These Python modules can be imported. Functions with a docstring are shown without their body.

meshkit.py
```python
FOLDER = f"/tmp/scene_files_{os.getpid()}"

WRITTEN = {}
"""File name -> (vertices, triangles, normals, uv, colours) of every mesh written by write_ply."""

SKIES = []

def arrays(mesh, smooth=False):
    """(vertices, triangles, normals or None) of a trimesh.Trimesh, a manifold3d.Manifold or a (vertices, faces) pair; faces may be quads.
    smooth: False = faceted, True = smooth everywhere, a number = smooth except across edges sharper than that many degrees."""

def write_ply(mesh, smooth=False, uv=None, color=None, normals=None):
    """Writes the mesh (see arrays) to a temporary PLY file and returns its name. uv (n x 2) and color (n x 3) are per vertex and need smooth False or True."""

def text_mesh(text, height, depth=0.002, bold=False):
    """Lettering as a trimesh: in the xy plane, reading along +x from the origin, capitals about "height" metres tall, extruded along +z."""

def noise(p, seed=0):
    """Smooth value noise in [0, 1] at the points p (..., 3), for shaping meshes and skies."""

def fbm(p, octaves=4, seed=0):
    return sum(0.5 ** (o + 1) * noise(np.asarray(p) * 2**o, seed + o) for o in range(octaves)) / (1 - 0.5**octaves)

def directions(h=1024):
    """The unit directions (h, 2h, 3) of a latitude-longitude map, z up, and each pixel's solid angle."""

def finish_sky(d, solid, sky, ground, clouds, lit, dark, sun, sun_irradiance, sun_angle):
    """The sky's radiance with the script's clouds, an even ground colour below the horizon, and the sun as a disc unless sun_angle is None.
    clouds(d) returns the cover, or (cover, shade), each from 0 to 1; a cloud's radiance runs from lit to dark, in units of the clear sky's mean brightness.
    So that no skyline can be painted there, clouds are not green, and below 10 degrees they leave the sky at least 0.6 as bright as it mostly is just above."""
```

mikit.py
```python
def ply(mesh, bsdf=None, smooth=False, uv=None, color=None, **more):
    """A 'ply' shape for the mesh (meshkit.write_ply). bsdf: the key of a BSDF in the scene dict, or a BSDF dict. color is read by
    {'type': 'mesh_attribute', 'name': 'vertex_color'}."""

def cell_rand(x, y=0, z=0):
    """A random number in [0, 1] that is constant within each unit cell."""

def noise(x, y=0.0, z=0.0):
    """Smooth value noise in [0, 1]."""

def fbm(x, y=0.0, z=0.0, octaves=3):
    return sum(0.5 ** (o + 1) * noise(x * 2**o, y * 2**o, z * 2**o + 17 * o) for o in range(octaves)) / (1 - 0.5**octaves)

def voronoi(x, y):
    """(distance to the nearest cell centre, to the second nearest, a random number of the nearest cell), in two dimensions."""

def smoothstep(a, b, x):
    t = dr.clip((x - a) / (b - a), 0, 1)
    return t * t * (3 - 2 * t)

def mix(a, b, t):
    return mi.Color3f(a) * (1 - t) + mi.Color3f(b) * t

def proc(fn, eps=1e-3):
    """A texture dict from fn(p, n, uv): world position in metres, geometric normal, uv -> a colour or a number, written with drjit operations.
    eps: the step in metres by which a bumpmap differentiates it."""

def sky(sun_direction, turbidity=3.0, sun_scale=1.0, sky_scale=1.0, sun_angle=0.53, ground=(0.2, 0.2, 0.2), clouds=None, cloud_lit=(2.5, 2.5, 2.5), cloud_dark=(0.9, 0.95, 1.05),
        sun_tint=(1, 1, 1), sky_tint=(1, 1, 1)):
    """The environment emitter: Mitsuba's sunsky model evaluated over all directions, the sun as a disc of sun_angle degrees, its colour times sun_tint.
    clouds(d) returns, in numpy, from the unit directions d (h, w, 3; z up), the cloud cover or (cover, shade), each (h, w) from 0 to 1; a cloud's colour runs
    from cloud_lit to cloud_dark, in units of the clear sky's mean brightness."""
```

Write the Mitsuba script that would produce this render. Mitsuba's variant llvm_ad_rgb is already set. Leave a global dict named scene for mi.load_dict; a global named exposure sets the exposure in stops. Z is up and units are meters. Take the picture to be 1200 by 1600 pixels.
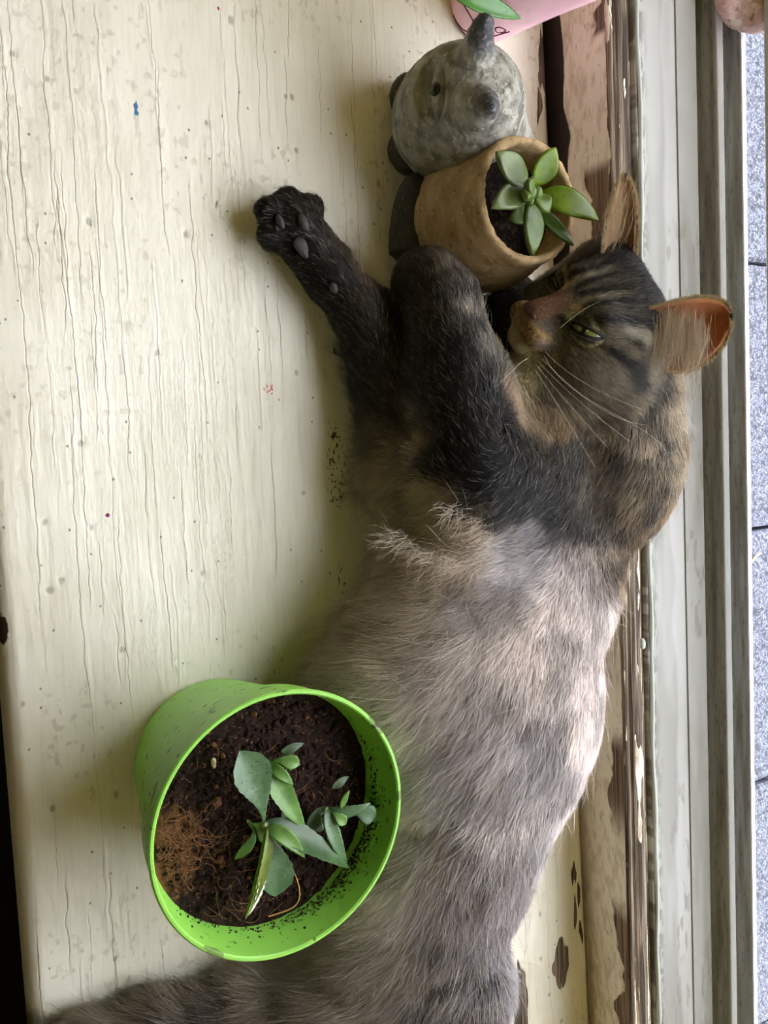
import math
import numpy as np, trimesh, mitsuba as mi, mikit, meshkit
import drjit as dr
from scipy.spatial import cKDTree
from scipy.ndimage import map_coordinates

# ---------------------------------------------------------------- camera, sky, exposure
exposure = 5.4
scene, labels = {}, {}
T = mi.ScalarTransform4f
CAM = np.array([0.0, 0.0, 0.45])
RIGHT, DOWN, FWD = [[0.866221, -0.046137, 0.497526], [-0.077074, -0.996148, 0.041813], [0.493681, -0.074565, -0.866441]]
scene["camera"] = {"type": "perspective", "fov": 50.22967, "fov_axis": "x", "near_clip": 0.02, "far_clip": 200.0,
                   "to_world": T().look_at(origin=CAM.tolist(), target=(CAM + np.array(FWD)).tolist(), up=[-c for c in DOWN])}


def overcast(d):
    n = meshkit.fbm(d * 2.5, 4, 3)
    return np.clip(0.93 + 0.25 * (n - 0.4), 0, 1), np.clip(0.5 - 1.2 * (n - 0.5), 0, 1)


scene["sky"] = mikit.sky([0.5, 0.35, 0.8], turbidity=4.0, sun_scale=0.0, sky_scale=1.0, ground=(0.22, 0.22, 0.23), clouds=overcast,
                         cloud_lit=(1.82, 1.85, 1.93), cloud_dark=(1.33, 1.37, 1.47))

# ---------------------------------------------------------------- helpers
rng = np.random.default_rng(11)


def lin(r, g, b):
    c = np.array([r, g, b], float) / 255.0
    return np.where(c <= 0.04045, c / 12.92, ((c + 0.055) / 1.055) ** 2.4)


def rgb(r, g, b):
    return {"type": "rgb", "value": [float(x) for x in lin(r, g, b)]}


def unit(v):
    v = np.asarray(v, float)
    return v / (np.linalg.norm(v, axis=-1, keepdims=True) + 1e-12)


def mat(key, color, rough=0.5, spec=0.4, **more):
    d = {"type": "principled", "base_color": color if isinstance(color, dict) else rgb(*color), "roughness": rough, "specular": spec}
    bump = more.pop("bump", None)
    d.update(more)
    if bump:
        d = {"type": "bumpmap", "texture": mikit.proc(bump[0], bump[2] if len(bump) > 2 else 5e-4), "scale": bump[1], "bsdf": d}
    scene[key] = {"type": "twosided", "bsdf": d}
    return key


def proc3(fn, eps=1e-3):
    return mikit.proc(fn, eps)


VC = {"type": "mesh_attribute", "name": "vertex_color"}


def put(key, mesh, bsdf, smooth=30, label=None, cat=None, group=None, kind=None, color=None):
    """One entry of the scene under the key, or under the next number of a key that is taken."""
    if key in scene:
        n = 1
        while f"{key}_{n:03d}" in scene:
            n += 1
        key = f"{key}_{n:03d}"
    scene[key] = mikit.ply(mesh, bsdf, smooth=smooth, color=color)
    say(key, label, cat, group, kind)
    return key


def say(key, label=None, cat=None, group=None, kind=None):
    d = {k: v for k, v in dict(label=label, category=cat, group=group, kind=kind).items() if v}
    if d:
        labels[key] = d


def grid_faces(nu, nv, wrap_u=False, wrap_v=False):
    i, j = np.meshgrid(np.arange(nu - (not wrap_u)), np.arange(nv - (not wrap_v)), indexing="ij")
    i2, j2 = (i + 1) % nu, (j + 1) % nv
    q = np.stack([i * nv + j, i2 * nv + j, i2 * nv + j2, i * nv + j2], -1).reshape(-1, 4)
    return np.vstack([q[:, [0, 1, 2]], q[:, [0, 2, 3]]])


def tmesh(v, f):
    return trimesh.Trimesh(np.asarray(v, float), np.asarray(f, int), process=False)


def out(mesh):
    if mesh.volume < 0:
        mesh.invert()
    return mesh


def cat_meshes(ms):
    return trimesh.util.concatenate(ms)


def spline(pts, n):
    """A smooth curve through the points."""
    p = np.asarray(pts, float)
    from scipy.interpolate import CubicSpline, interp1d
    t = np.r_[0, np.cumsum(np.linalg.norm(np.diff(p[:, :3], axis=0), axis=1))]
    s = np.linspace(0, t[-1], n)
    return CubicSpline(t, p)(s) if len(p) > 2 else interp1d(t, p, axis=0)(s)


def tube(pts, radii, sides=8, caps=True):
    p = np.asarray(pts, float)
    r = np.broadcast_to(np.asarray(radii, float), (len(p),))
    t = unit(np.gradient(p, axis=0))
    a = np.zeros_like(t)
    ref = np.array([0, 0, 1.0]) if abs(t[0][2]) < 0.9 else np.array([1.0, 0, 0])
    for k in range(len(p)):
        ref = ref - t[k] * (ref @ t[k])
        ref = ref / (np.linalg.norm(ref) + 1e-12)
        a[k] = ref
    b = np.cross(t, a)
    ang = np.arange(sides) * 2 * np.pi / sides
    v = p[:, None] + r[:, None, None] * (np.cos(ang)[None, :, None] * a[:, None] + np.sin(ang)[None, :, None] * b[:, None])
    v = v.reshape(-1, 3)
    f = grid_faces(len(p), sides, wrap_v=True)
    if caps:
        n = len(v)
        v = np.vstack([v, p[:1], p[-1:]])
        j = np.arange(sides)
        f = np.vstack([f, np.stack([j * 0 + n, j, (j + 1) % sides], 1)[:, ::-1], np.stack([j * 0 + n + 1, j + (len(p) - 1) * sides, (j + 1) % sides + (len(p) - 1) * sides], 1)])
    return out(tmesh(v, f))


def lathe(prof, n=72, center=(0, 0, 0)):
    """Revolves (r, z) pairs; a profile that starts and ends on the axis or closes on itself."""
    p = np.asarray(prof, float)
    ang = np.arange(n) * 2 * np.pi / n
    v = np.stack([p[:, None, 0] * np.cos(ang), p[:, None, 0] * np.sin(ang), np.broadcast_to(p[:, None, 1], (len(p), n))], -1).reshape(-1, 3)
    m = tmesh(v + np.asarray(center), grid_faces(len(p), n, wrap_v=True))
    m.merge_vertices()
    m.update_faces(m.nondegenerate_faces())
    return out(m)


def box(x0, x1, y0, y1, z0, z1, bevel=0.001):
    import manifold3d as mf
    b = min(bevel, (x1 - x0) / 3, (y1 - y0) / 3, (z1 - z0) / 3)
    pts = []
    for sx, sy, sz in np.ndindex(2, 2, 2):
        x, y, z = (x0, x1)[sx], (y0, y1)[sy], (z0, z1)[sz]
        dx, dy, dz = (b, -b)[sx], (b, -b)[sy], (b, -b)[sz]
        pts += [(x, y + dy, z + dz), (x + dx, y, z + dz), (x + dx, y + dy, z)]
    m = mf.Manifold.hull_points(pts).to_mesh()
    return tmesh(m.vert_properties[:, :3], m.tri_verts)


def extrude_y(poly, y0, y1, ny=2, warp=None):
    """A closed (x, z) outline drawn along y."""
    p = np.asarray(poly, float)
    ys = np.linspace(y0, y1, ny)
    v = np.stack([np.broadcast_to(p[None, :, 0], (ny, len(p))), np.broadcast_to(ys[:, None], (ny, len(p))), np.broadcast_to(p[None, :, 1], (ny, len(p)))], -1).reshape(-1, 3)
    f = grid_faces(ny, len(p), wrap_v=True)
    from shapely.geometry import Polygon
    cv, cf = trimesh.creation.triangulate_polygon(Polygon(p), engine="earcut")
    idx = cKDTree(p).query(cv)[1]
    f = np.vstack([f, idx[cf], idx[cf][:, ::-1] + (ny - 1) * len(p)])
    if warp is not None:
        v = warp(v)
    m = tmesh(v, f)
    m.fix_normals()
    return m


# signed distances, blended, then meshed by surface nets
def sd_cone(p, a, b, ra, rb):
    a, b = np.asarray(a, np.float32), np.asarray(b, np.float32)
    ab = b - a
    t = np.clip(((p - a) @ ab) / (ab @ ab), 0, 1)
    return np.linalg.norm(p - a - t[..., None] * ab, axis=-1) - (ra + (rb - ra) * t)


def sd_ell(p, c, r, rot=None):
    q = p - np.asarray(c, np.float32)
    if rot is not None:
        q = q @ np.asarray(rot, np.float32)
    r = np.asarray(r, np.float32)
    k0 = np.linalg.norm(q / r, axis=-1)
    k1 = np.linalg.norm(q / (r * r), axis=-1) + 1e-9
    return k0 * (k0 - 1) / k1


class Field:
    def __init__(self, lo, hi, h):
        self.lo, self.h = np.asarray(lo, float), h
        n = np.ceil((np.asarray(hi) - self.lo) / h).astype(int) + 1
        self.d = np.full(n, 0.03, np.float32)

    def region(self, lo, hi):
        a = np.clip(np.floor((np.asarray(lo) - self.lo) / self.h).astype(int), 0, None)
        b = np.minimum(np.ceil((np.asarray(hi) - self.lo) / self.h).astype(int) + 1, self.d.shape)
        s = tuple(slice(x, y) for x, y in zip(a, b))
        g = np.stack(np.meshgrid(*[np.arange(x, y) for x, y in zip(a, b)], indexing="ij"), -1)
        return s, (g * self.h + self.lo).astype(np.float32)

    def add(self, fn, lo, hi, k=0.01, carve=False):
        s, p = self.region(np.asarray(lo) - k - 0.012, np.asarray(hi) + k + 0.012)
        d, e = self.d[s], fn(p).astype(np.float32)
        if carve:
            hh = np.maximum(k - np.abs(d + e), 0) / k
            self.d[s] = np.maximum(d, -e) + hh * hh * k / 4
        else:
            hh = np.maximum(k - np.abs(d - e), 0) / k
            self.d[s] = np.minimum(d, e) - hh * hh * k / 4

    def cone(self, a, b, ra, rb, k=0.01):
        a, b = np.asarray(a, float), np.asarray(b, float)
        r = max(ra, rb)
        self.add(lambda p: sd_cone(p, a, b, ra, rb), np.minimum(a, b) - r, np.maximum(a, b) + r, k)

    def ell(self, c, r, rot=None, k=0.01, carve=False):
        c, r = np.asarray(c, float), np.asarray(r, float)
        m = r.max() if rot is not None else r
        self.add(lambda p: sd_ell(p, c, r, rot), c - m, c + m, k, carve)

    def mesh(self):
        d = self.d
        ins = d < 0
        nx, ny, nz = d.shape
        corner = np.zeros((nx - 1, ny - 1, nz - 1), np.int8)
        for o in np.ndindex(2, 2, 2):
            corner += ins[o[0]:nx - 1 + o[0], o[1]:ny - 1 + o[1], o[2]:nz - 1 + o[2]]
        cells = np.argwhere((corner > 0) & (corner < 8))
        idx = np.full(corner.shape, -1, np.int64)
        idx[tuple(cells.T)] = np.arange(len(cells))
        acc, cnt = np.zeros((len(cells), 3)), np.zeros(len(cells))
        for ax in range(3):
            for o in np.ndindex(2, 2):
                a = np.insert(np.array(o), ax, 0)
                b = np.insert(np.array(o), ax, 1)
                da, db = d[tuple((cells + a).T)], d[tuple((cells + b).T)]
                m = (da < 0) != (db < 0)
                t = da[m] / (da[m] - db[m])
                pt = cells[m] + a + t[:, None] * (b - a)
                acc[m] += pt
                cnt[m] += 1
        v = acc / cnt[:, None] * self.h + self.lo
        faces = []
        for ax in range(3):
            s0 = [slice(None)] * 3
            s1 = [slice(None)] * 3
            s0[ax], s1[ax] = slice(0, -1), slice(1, None)
            e = np.argwhere(ins[tuple(s0)] != ins[tuple(s1)])
            u, w = (ax + 1) % 3, (ax + 2) % 3
            lim = np.array(corner.shape)
            e = e[(e[:, u] > 0) & (e[:, w] > 0) & (e[:, u] < lim[u]) & (e[:, w] < lim[w]) & (e[:, ax] < lim[ax])]
            q = []
            for du, dw in ((1, 1), (0, 1), (0, 0), (1, 0)):
                c = e.copy()
                c[:, u] -= du
                c[:, w] -= dw
                q.append(idx[tuple(c.T)])
            q = np.stack(q, 1)
            flip = ~ins[tuple(e.T)]
            q[flip] = q[flip][:, ::-1]
            faces.append(q)
        q = np.vstack(faces)
        return tmesh(v, np.vstack([q[:, [0, 1, 2]], q[:, [0, 2, 3]]]))

    def at(self, p):
        return map_coordinates(self.d, ((np.asarray(p) - self.lo) / self.h).T, order=1, mode="nearest")


def rock(mesh, amp, freq, seed=0, octaves=4):
    n = mesh.vertex_normals
    return tmesh(mesh.vertices + n * ((meshkit.fbm(mesh.vertices * freq, octaves, seed) - 0.5) * 2 * amp)[:, None], mesh.faces)


def leaf(base, mid, tip, width, thick=0.0016, cup=0.25, up=(0, 0, 1), serr=0, serr_amp=0.0, shape="spoon", ns=26, nt=9, twist=0.0):
    """A closed leaf with a curved midrib, a width profile, a hollow across and two faces."""
    b, m, t = (np.asarray(x, float) for x in (base, mid, tip))
    s = np.linspace(0, 1, ns)[:, None]
    ctr = (1 - s) ** 2 * b + 2 * s * (1 - s) * (2 * m - (b + t) / 2) + s * s * t
    tan = unit(np.gradient(ctr, axis=0))
    side = unit(np.cross(tan, np.asarray(up, float)))
    nor = np.cross(side, tan)
    if twist:
        a = twist * s
        side, nor = side * np.cos(a) + nor * np.sin(a), nor * np.cos(a) - side * np.sin(a)
    x = s[:, 0]
    if shape == "spoon":
        w = 0.10 + 0.9 * np.sin(np.pi * np.clip(x, 0, 1) ** 2.2) ** 0.85
        w *= np.sqrt(np.clip(1 - ((x - 0.62) / 0.381) ** 8 * (x > 0.62), 0, 1))
    elif shape == "blade":
        w = np.sin(np.pi * np.clip(0.06 + 0.94 * x, 0, 1) ** 0.85) ** 0.75
    else:  # drop: widest past the middle, pointed
        w = np.where(x < 0.5, 0.45 + 0.55 * np.sin(np.pi / 2 * x / 0.5), np.clip(1 - (np.maximum(x - 0.5, 0) / 0.502) ** 1.9, 0, 1) ** 0.85)
    w = w * width / 2
    t_ = np.linspace(-1, 1, nt)
    edge = np.ones((ns, nt))
    if serr:
        saw = (x * serr) % 1.0
        edge = 1 + (serr_amp * (saw - 0.5) * (x > 0.3))[:, None] * (np.abs(t_)[None, :] > 0.95)
    off = t_[None, :] * w[:, None] * edge
    lift = cup * w[:, None] * t_[None, :] ** 2
    th = thick / 2 * np.sqrt(np.clip(1 - t_[None, :] ** 2, 0, 1)) * np.clip(np.minimum(x / 0.08, (1 - x) / 0.12), 0.12, 1)[:, None] ** 0.5
    top = ctr[:, None] + side[:, None] * off[..., None] + nor[:, None] * (lift + th)[..., None]
    bot = ctr[:, None] + side[:, None] * off[..., None] + nor[:, None] * (lift - th)[..., None]
    ring = np.concatenate([top, bot[:, -2:0:-1]], 1)
    k = ring.shape[1]
    v = ring.reshape(-1, 3)
    f = grid_faces(ns, k, wrap_v=True)
    n = len(v)
    v = np.vstack([v, ring[0].mean(0), ring[-1].mean(0)])
    j = np.arange(k)
    f = np.vstack([f, np.stack([j * 0 + n, (j + 1) % k, j], 1), np.stack([j * 0 + n + 1, j + (ns - 1) * k, (j + 1) % k + (ns - 1) * k], 1)])
    return out(tmesh(v, f))


COLLIDE = []


def hairs(root, nor, flow, length, width, color_root, color_tip, lift=0.45, droop=0.15, jitter=0.35, clump=0.45, per_clump=30, segs=3, bend=0.6, spin=0.9, floor=0.0015, seed=0, curl=0.0):
    """Tapered ribbons that stand on the roots and lie along the flow: (mesh arrays, normals, colours)."""
    r = np.random.default_rng(seed)
    n = len(root)
    length = np.broadcast_to(length, (n,)) * r.uniform(0.7, 1.15, n)
    lift = np.broadcast_to(lift, (n,))
    flow = unit(flow - nor * (flow * nor).sum(1, keepdims=True))
    cross = np.cross(nor, flow)
    a = r.normal(0, jitter, n)[:, None]
    tang = flow * np.cos(a) + cross * np.sin(a)
    L = (lift * r.uniform(0.6, 1.5, n))[:, None]
    d0 = unit(tang * np.cos(L) + nor * np.sin(L))
    d1 = unit(tang * np.cos(L * (1 - bend)) + nor * np.sin(L * (1 - bend)) - np.array([0, 0, droop]))
    s = np.linspace(0, 1, segs + 1)
    pts = root[:, None] + length[:, None, None] * (s[None, :, None] * d0[:, None] + 0.5 * (s ** 2)[None, :, None] * (d1 - d0)[:, None])
    if curl:
        ph = r.uniform(0, 6.28, n)
        pts += (cross * 1.0)[:, None] * (curl * length[:, None] * np.sin(ph[:, None] + 3.0 * s[None]) * s[None])[..., None]
    if clump and n > per_clump * 2:
        seeds = r.choice(n, n // per_clump, replace=False)
        near = seeds[cKDTree(root[seeds]).query(root)[1]]
        shift = (pts[near, -1] - root[near]) * (length / length[near])[:, None] - (pts[:, -1] - root) + (root[near] - root) * 0.75
        far = np.linalg.norm(shift, axis=1) > length * 0.9
        shift[far] *= 0.2
        pts += clump * shift[:, None] * (s ** 1.6)[None, :, None]
    for cx, cy, rz, r0_, top in COLLIDE:      # hair gives way to the pots
        d = pts[..., :2] - np.array([cx, cy])
        q = np.linalg.norm(d, axis=-1)
        need = r0_ + rz * pts[..., 2] + 0.0006
        hit = (q < need) & (pts[..., 2] < top)
        pts[..., :2] += np.where(hit[..., None], d * ((need / np.maximum(q, 1e-6)) - 1)[..., None], 0)
    pts[..., 2] = np.maximum(pts[..., 2], floor)
    t = unit(np.gradient(pts, axis=1))
    side = unit(np.cross(t, nor[:, None]))
    up = np.cross(side, t)
    sp = r.normal(0, spin * 0.6, n)[:, None, None]
    rib = side * np.cos(sp) + up * np.sin(sp)
    prof = np.array([0.8, 1.0, 0.75, 0.0] if segs == 3 else list(np.clip(1.0 - (s / 1.0) ** 2.5, 0, 1)))
    wd = (np.broadcast_to(width, (n,)) * r.uniform(0.7, 1.3, n))[:, None] * prof[None]
    A = pts - rib * wd[..., None] / 2
    B = pts + rib * wd[..., None] / 2
    k = segs
    v = np.concatenate([A[:, :k], B[:, :k], pts[:, k:]], 1)          # k + k + 1 vertices
    nn = unit(up + 0.6 * nor[:, None] + 0.25 * rib * r.normal(0, 1, n)[:, None, None])
    nv = np.concatenate([nn[:, :k], nn[:, :k], nn[:, k:]], 1)
    c = color_root[:, None] * (1 - s[None, :, None]) + color_tip[:, None] * s[None, :, None]
    cv = np.concatenate([c[:, :k], c[:, :k], c[:, k:]], 1)
    m = 2 * k + 1
    tri = []
    for q in range(k - 1):
        tri += [[q, k + q, k + q + 1], [q, k + q + 1, q + 1]]
    tri.append([k - 1, 2 * k - 1, 2 * k])
    f = (np.array(tri)[None] + (np.arange(n) * m)[:, None, None]).reshape(-1, 3)
    return v.reshape(-1, 3), f, nv.reshape(-1, 3), cv.reshape(-1, 3)


def put_hair(key, parts, bsdf, label=None):
    if key in scene:
        key = next(f"{key}_{n:03d}" for n in range(1, 99) if f"{key}_{n:03d}" not in scene)
    at, vs, fs, ns, cs = 0, [], [], [], []
    for v, f, n, c in parts:
        vs.append(v); fs.append(f + at); ns.append(n); cs.append(c)
        at += len(v)
    v, f, n, c = np.vstack(vs), np.vstack(fs), np.vstack(ns), np.clip(np.vstack(cs), 0.002, 0.95)
    path = meshkit.write_ply((v, f), False, None, c, normals=n)
    scene[key] = {"type": "ply", "filename": path, "face_normals": False, "bsdf": {"type": "ref", "id": bsdf}}
    say(key, label, kind="stuff")
# ---------------------------------------------------------------- paint, wood and metal
N, FBM, SS, MIX, VOR, CR = mikit.noise, mikit.fbm, mikit.smoothstep, mikit.mix, mikit.voronoi, mikit.cell_rand


def C3(r, g, b):
    return [float(x) for x in lin(r, g, b)]


def crack_lines(x, y, d, seed, gate, width):
    """(line, raised side) of long cracks that follow the grain, one per strip of width d."""
    xw = x + 0.0035 * (N(y * 22 + seed, x * 9) - 0.5) + 0.0016 * (N(y * 95, seed + x * 30) - 0.5) + 0.0007 * (N(y * 420, seed) - 0.5)
    u = xw / d + seed * 0.37
    i = dr.floor(u)
    f = u - i - 0.5 - 0.5 * (CR(i, seed) - 0.5)
    on = SS(gate, gate + 0.06, N(i * 7.3 + seed, y * 11 + 31 * CR(i, 3)))
    a = dr.abs(f) * d
    return SS(width, width * 0.3, a) * on, dr.select(f > 0, dr.exp(-a / 0.0022), 0.0) * on


def spot(p, c, rx, ry, soft=0.3):
    q = dr.sqrt(dr.square((p.x - c[0]) / rx) + dr.square((p.y - c[1]) / ry))
    return SS(1 + soft, 1 - soft, q)


def wood_color(p):
    g = FBM(p.x * 700, p.y * 16, p.z * 700, 4)
    h = N(p.x * 1500, p.y * 40, p.z * 1500)
    c = MIX(C3(62, 52, 44), C3(158, 142, 124), SS(0.25, 0.78, g * 0.75 + h * 0.25))
    return MIX(c, C3(38, 30, 25), SS(0.62, 0.75, N(p.x * 260, p.y * 9, p.z * 260)) * 0.8)


PAINT_A, PAINT_B = C3(236, 232, 217), C3(220, 215, 196)
SPECKS = [((0.2237, 0.0069, 0.0000), 0.006, 0.012), ((0.2249, -0.0107, 0.0000), 0.007, 0.016), ((0.2235, -0.0263, 0.0000), 0.005, 0.008), ((0.2246, -0.0780, 0.0000), 0.003, 0.010), ((0.2246, -0.0940, 0.0000), 0.0025, 0.012), ((0.1551, 0.1425, 0.0000), 0.004, 0.004)]
BARE = [((0.4034, 0.2625, 0.0000), 0.007, 0.022), ((0.3947, 0.2331, 0.0000), 0.0022, 0.012), ((0.3978, 0.2529, 0.0000), 0.003, 0.009), ((0.3900, -0.3871, 0.0000), 0.007, 0.020), ((0.3503, -0.4041, 0.0000), 0.0075, 0.03), ((0.4052, -0.3548, 0.0000), 0.0022, 0.011), ((0.4103, -0.3389, 0.0000), 0.0016, 0.013), ((0.4082, 0.2223, 0.0000), 0.0035, 0.03), ((0.4057, -0.3250, 0.0000), 0.0014, 0.009), ((0.4118, -0.3696, 0.0000), 0.002, 0.010)]


def sill_color(p, n, uv):
    x, y = p.x, p.y
    blotch = FBM(x * 24, y * 15, 0.0, 3)
    fine = FBM(x * 820, y * 60, 3.0, 3)
    c = MIX(PAINT_A, PAINT_B, SS(0.35, 0.75, blotch) * 0.7 + 0.3 * SS(0.45, 0.8, fine))
    grime = SS(0.6, 0.8, FBM(x * 300, y * 220, 5.0, 3)) * SS(0.42, 0.6, FBM(x * 30 + 7, y * 14, 2.0, 2))
    c = MIX(c, C3(168, 160, 140), grime * 0.35)
    for d, seed, gate, w in ((0.0125, 1, 0.70, 0.00024), (0.0072, 2, 0.76, 0.00017), (0.034, 3, 0.62, 0.00032)):
        line, _ = crack_lines(x, y, d, seed, gate, w)
        c = MIX(c, C3(142, 133, 112), line * 0.48)
    a, b, r = VOR(x * 90, y * 75)
    c = MIX(c, C3(86, 76, 66), SS(0.10, 0.04, a * (1 + 0.8 * N(x * 900, y * 700))) * dr.select(r > 0.86, 0.75, 0.0))
    a, b, r = VOR(x * 34 + 9, y * 26)
    c = MIX(c, C3(140, 134, 120), SS(0.075, 0.03, a * (0.7 + N(x * 500, y * 300))) * dr.select(r > 0.72, 0.6, 0.0))
    for q, rx, ry in SPECKS:
        c = MIX(c, C3(92, 80, 54), spot(p, q, rx, ry, 0.5) * SS(0.63, 0.70, FBM(x * 900, y * 520, 9.0, 2)))
    for q, rx, ry in BARE:
        e = spot((mi.Point3f(x + 0.004 * (N(x * 300, y * 90) - 0.5), y + 0.012 * (N(x * 500, y * 70, 4.0) - 0.5), p.z)), q, rx, ry, 0.04)
        c = mi.Color3f(dr.lerp(c, wood_color(p) * 0.75, e))
    edge = SS(0.3985, 0.402, x + 0.0035 * (FBM(x * 220, y * 60, 6.0, 3) - 0.5) - 0.018 * dr.clip((0.29 - y) / 0.74, 0, 1))
    c = mi.Color3f(dr.lerp(c, wood_color(p) * 0.6, edge * SS(0.4, 0.55, N(y * 26, 5.0))))
    wob = mi.Point3f(x + 0.0016 * (N(x * 900, y * 500) - 0.5), y + 0.003 * (N(x * 700, y * 400, 2.0) - 0.5), p.z)
    c = MIX(c, C3(40, 110, 165), spot(wob, (0.1170, 0.1860, -0.0000), 0.0011, 0.0042, 0.2) * 0.95)
    c = MIX(c, C3(128, 16, 92), spot(p, (0.0875, -0.0274, 0.0000), 0.0011, 0.0011, 0.2))
    c = MIX(c, C3(165, 30, 60), spot(wob, (0.1658, 0.2480, 0.0000), 0.0008, 0.0015, 0.2))
    q = spot(wob, (0.1830, 0.0388, -0.0000), 0.0034, 0.0026, 0.2)
    c = MIX(c, C3(205, 120, 120), q * SS(0.55, 0.62, N(x * 1100, y * 1100)))
    q = spot(wob, (0.2277, 0.0630, 0.0000), 0.0026, 0.0032, 0.3)
    c = MIX(c, C3(60, 48, 30), q * SS(0.42, 0.52, N(x * 1300, y * 1300)))
    q = spot(wob, (0.0329, -0.0812, 0.0000), 0.0026, 0.0075, 0.1)
    return MIX(c, C3(62, 46, 40), q)


def sill_height(p, n, uv):
    x, y = p.x, p.y
    h = 0.30 * FBM(x * 420, y * 24, 1.0, 3) + 0.5 * FBM(x * 95, y * 22, 8.0, 3) + 0.10 * N(x * 1300, y * 300)
    for d, seed, gate, w in ((0.0125, 1, 0.66, 0.0005), (0.0072, 2, 0.70, 0.00035), (0.034, 3, 0.58, 0.0006), (0.0046, 5, 0.70, 0.0003)):
        line, side = crack_lines(x, y, d, seed, gate, w)
        h = h + 0.20 * side - 0.18 * line
    a, b, r = VOR(x * 34 + 9, y * 26)
    h = h - 0.35 * SS(0.12, 0.02, a) * dr.select(r > 0.72, 1.0, 0.0)
    for q, rx, ry in BARE:
        h = h - 0.6 * spot((mi.Point3f(x + 0.004 * (N(x * 300, y * 90) - 0.5), y + 0.012 * (N(x * 500, y * 70, 4.0) - 0.5), p.z)), q, rx, ry, 0.06)
    return h


mat("sill_paint", proc3(sill_color), 0.42, 0.45, bump=(sill_height, 0.001, 2.5e-4))


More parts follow.
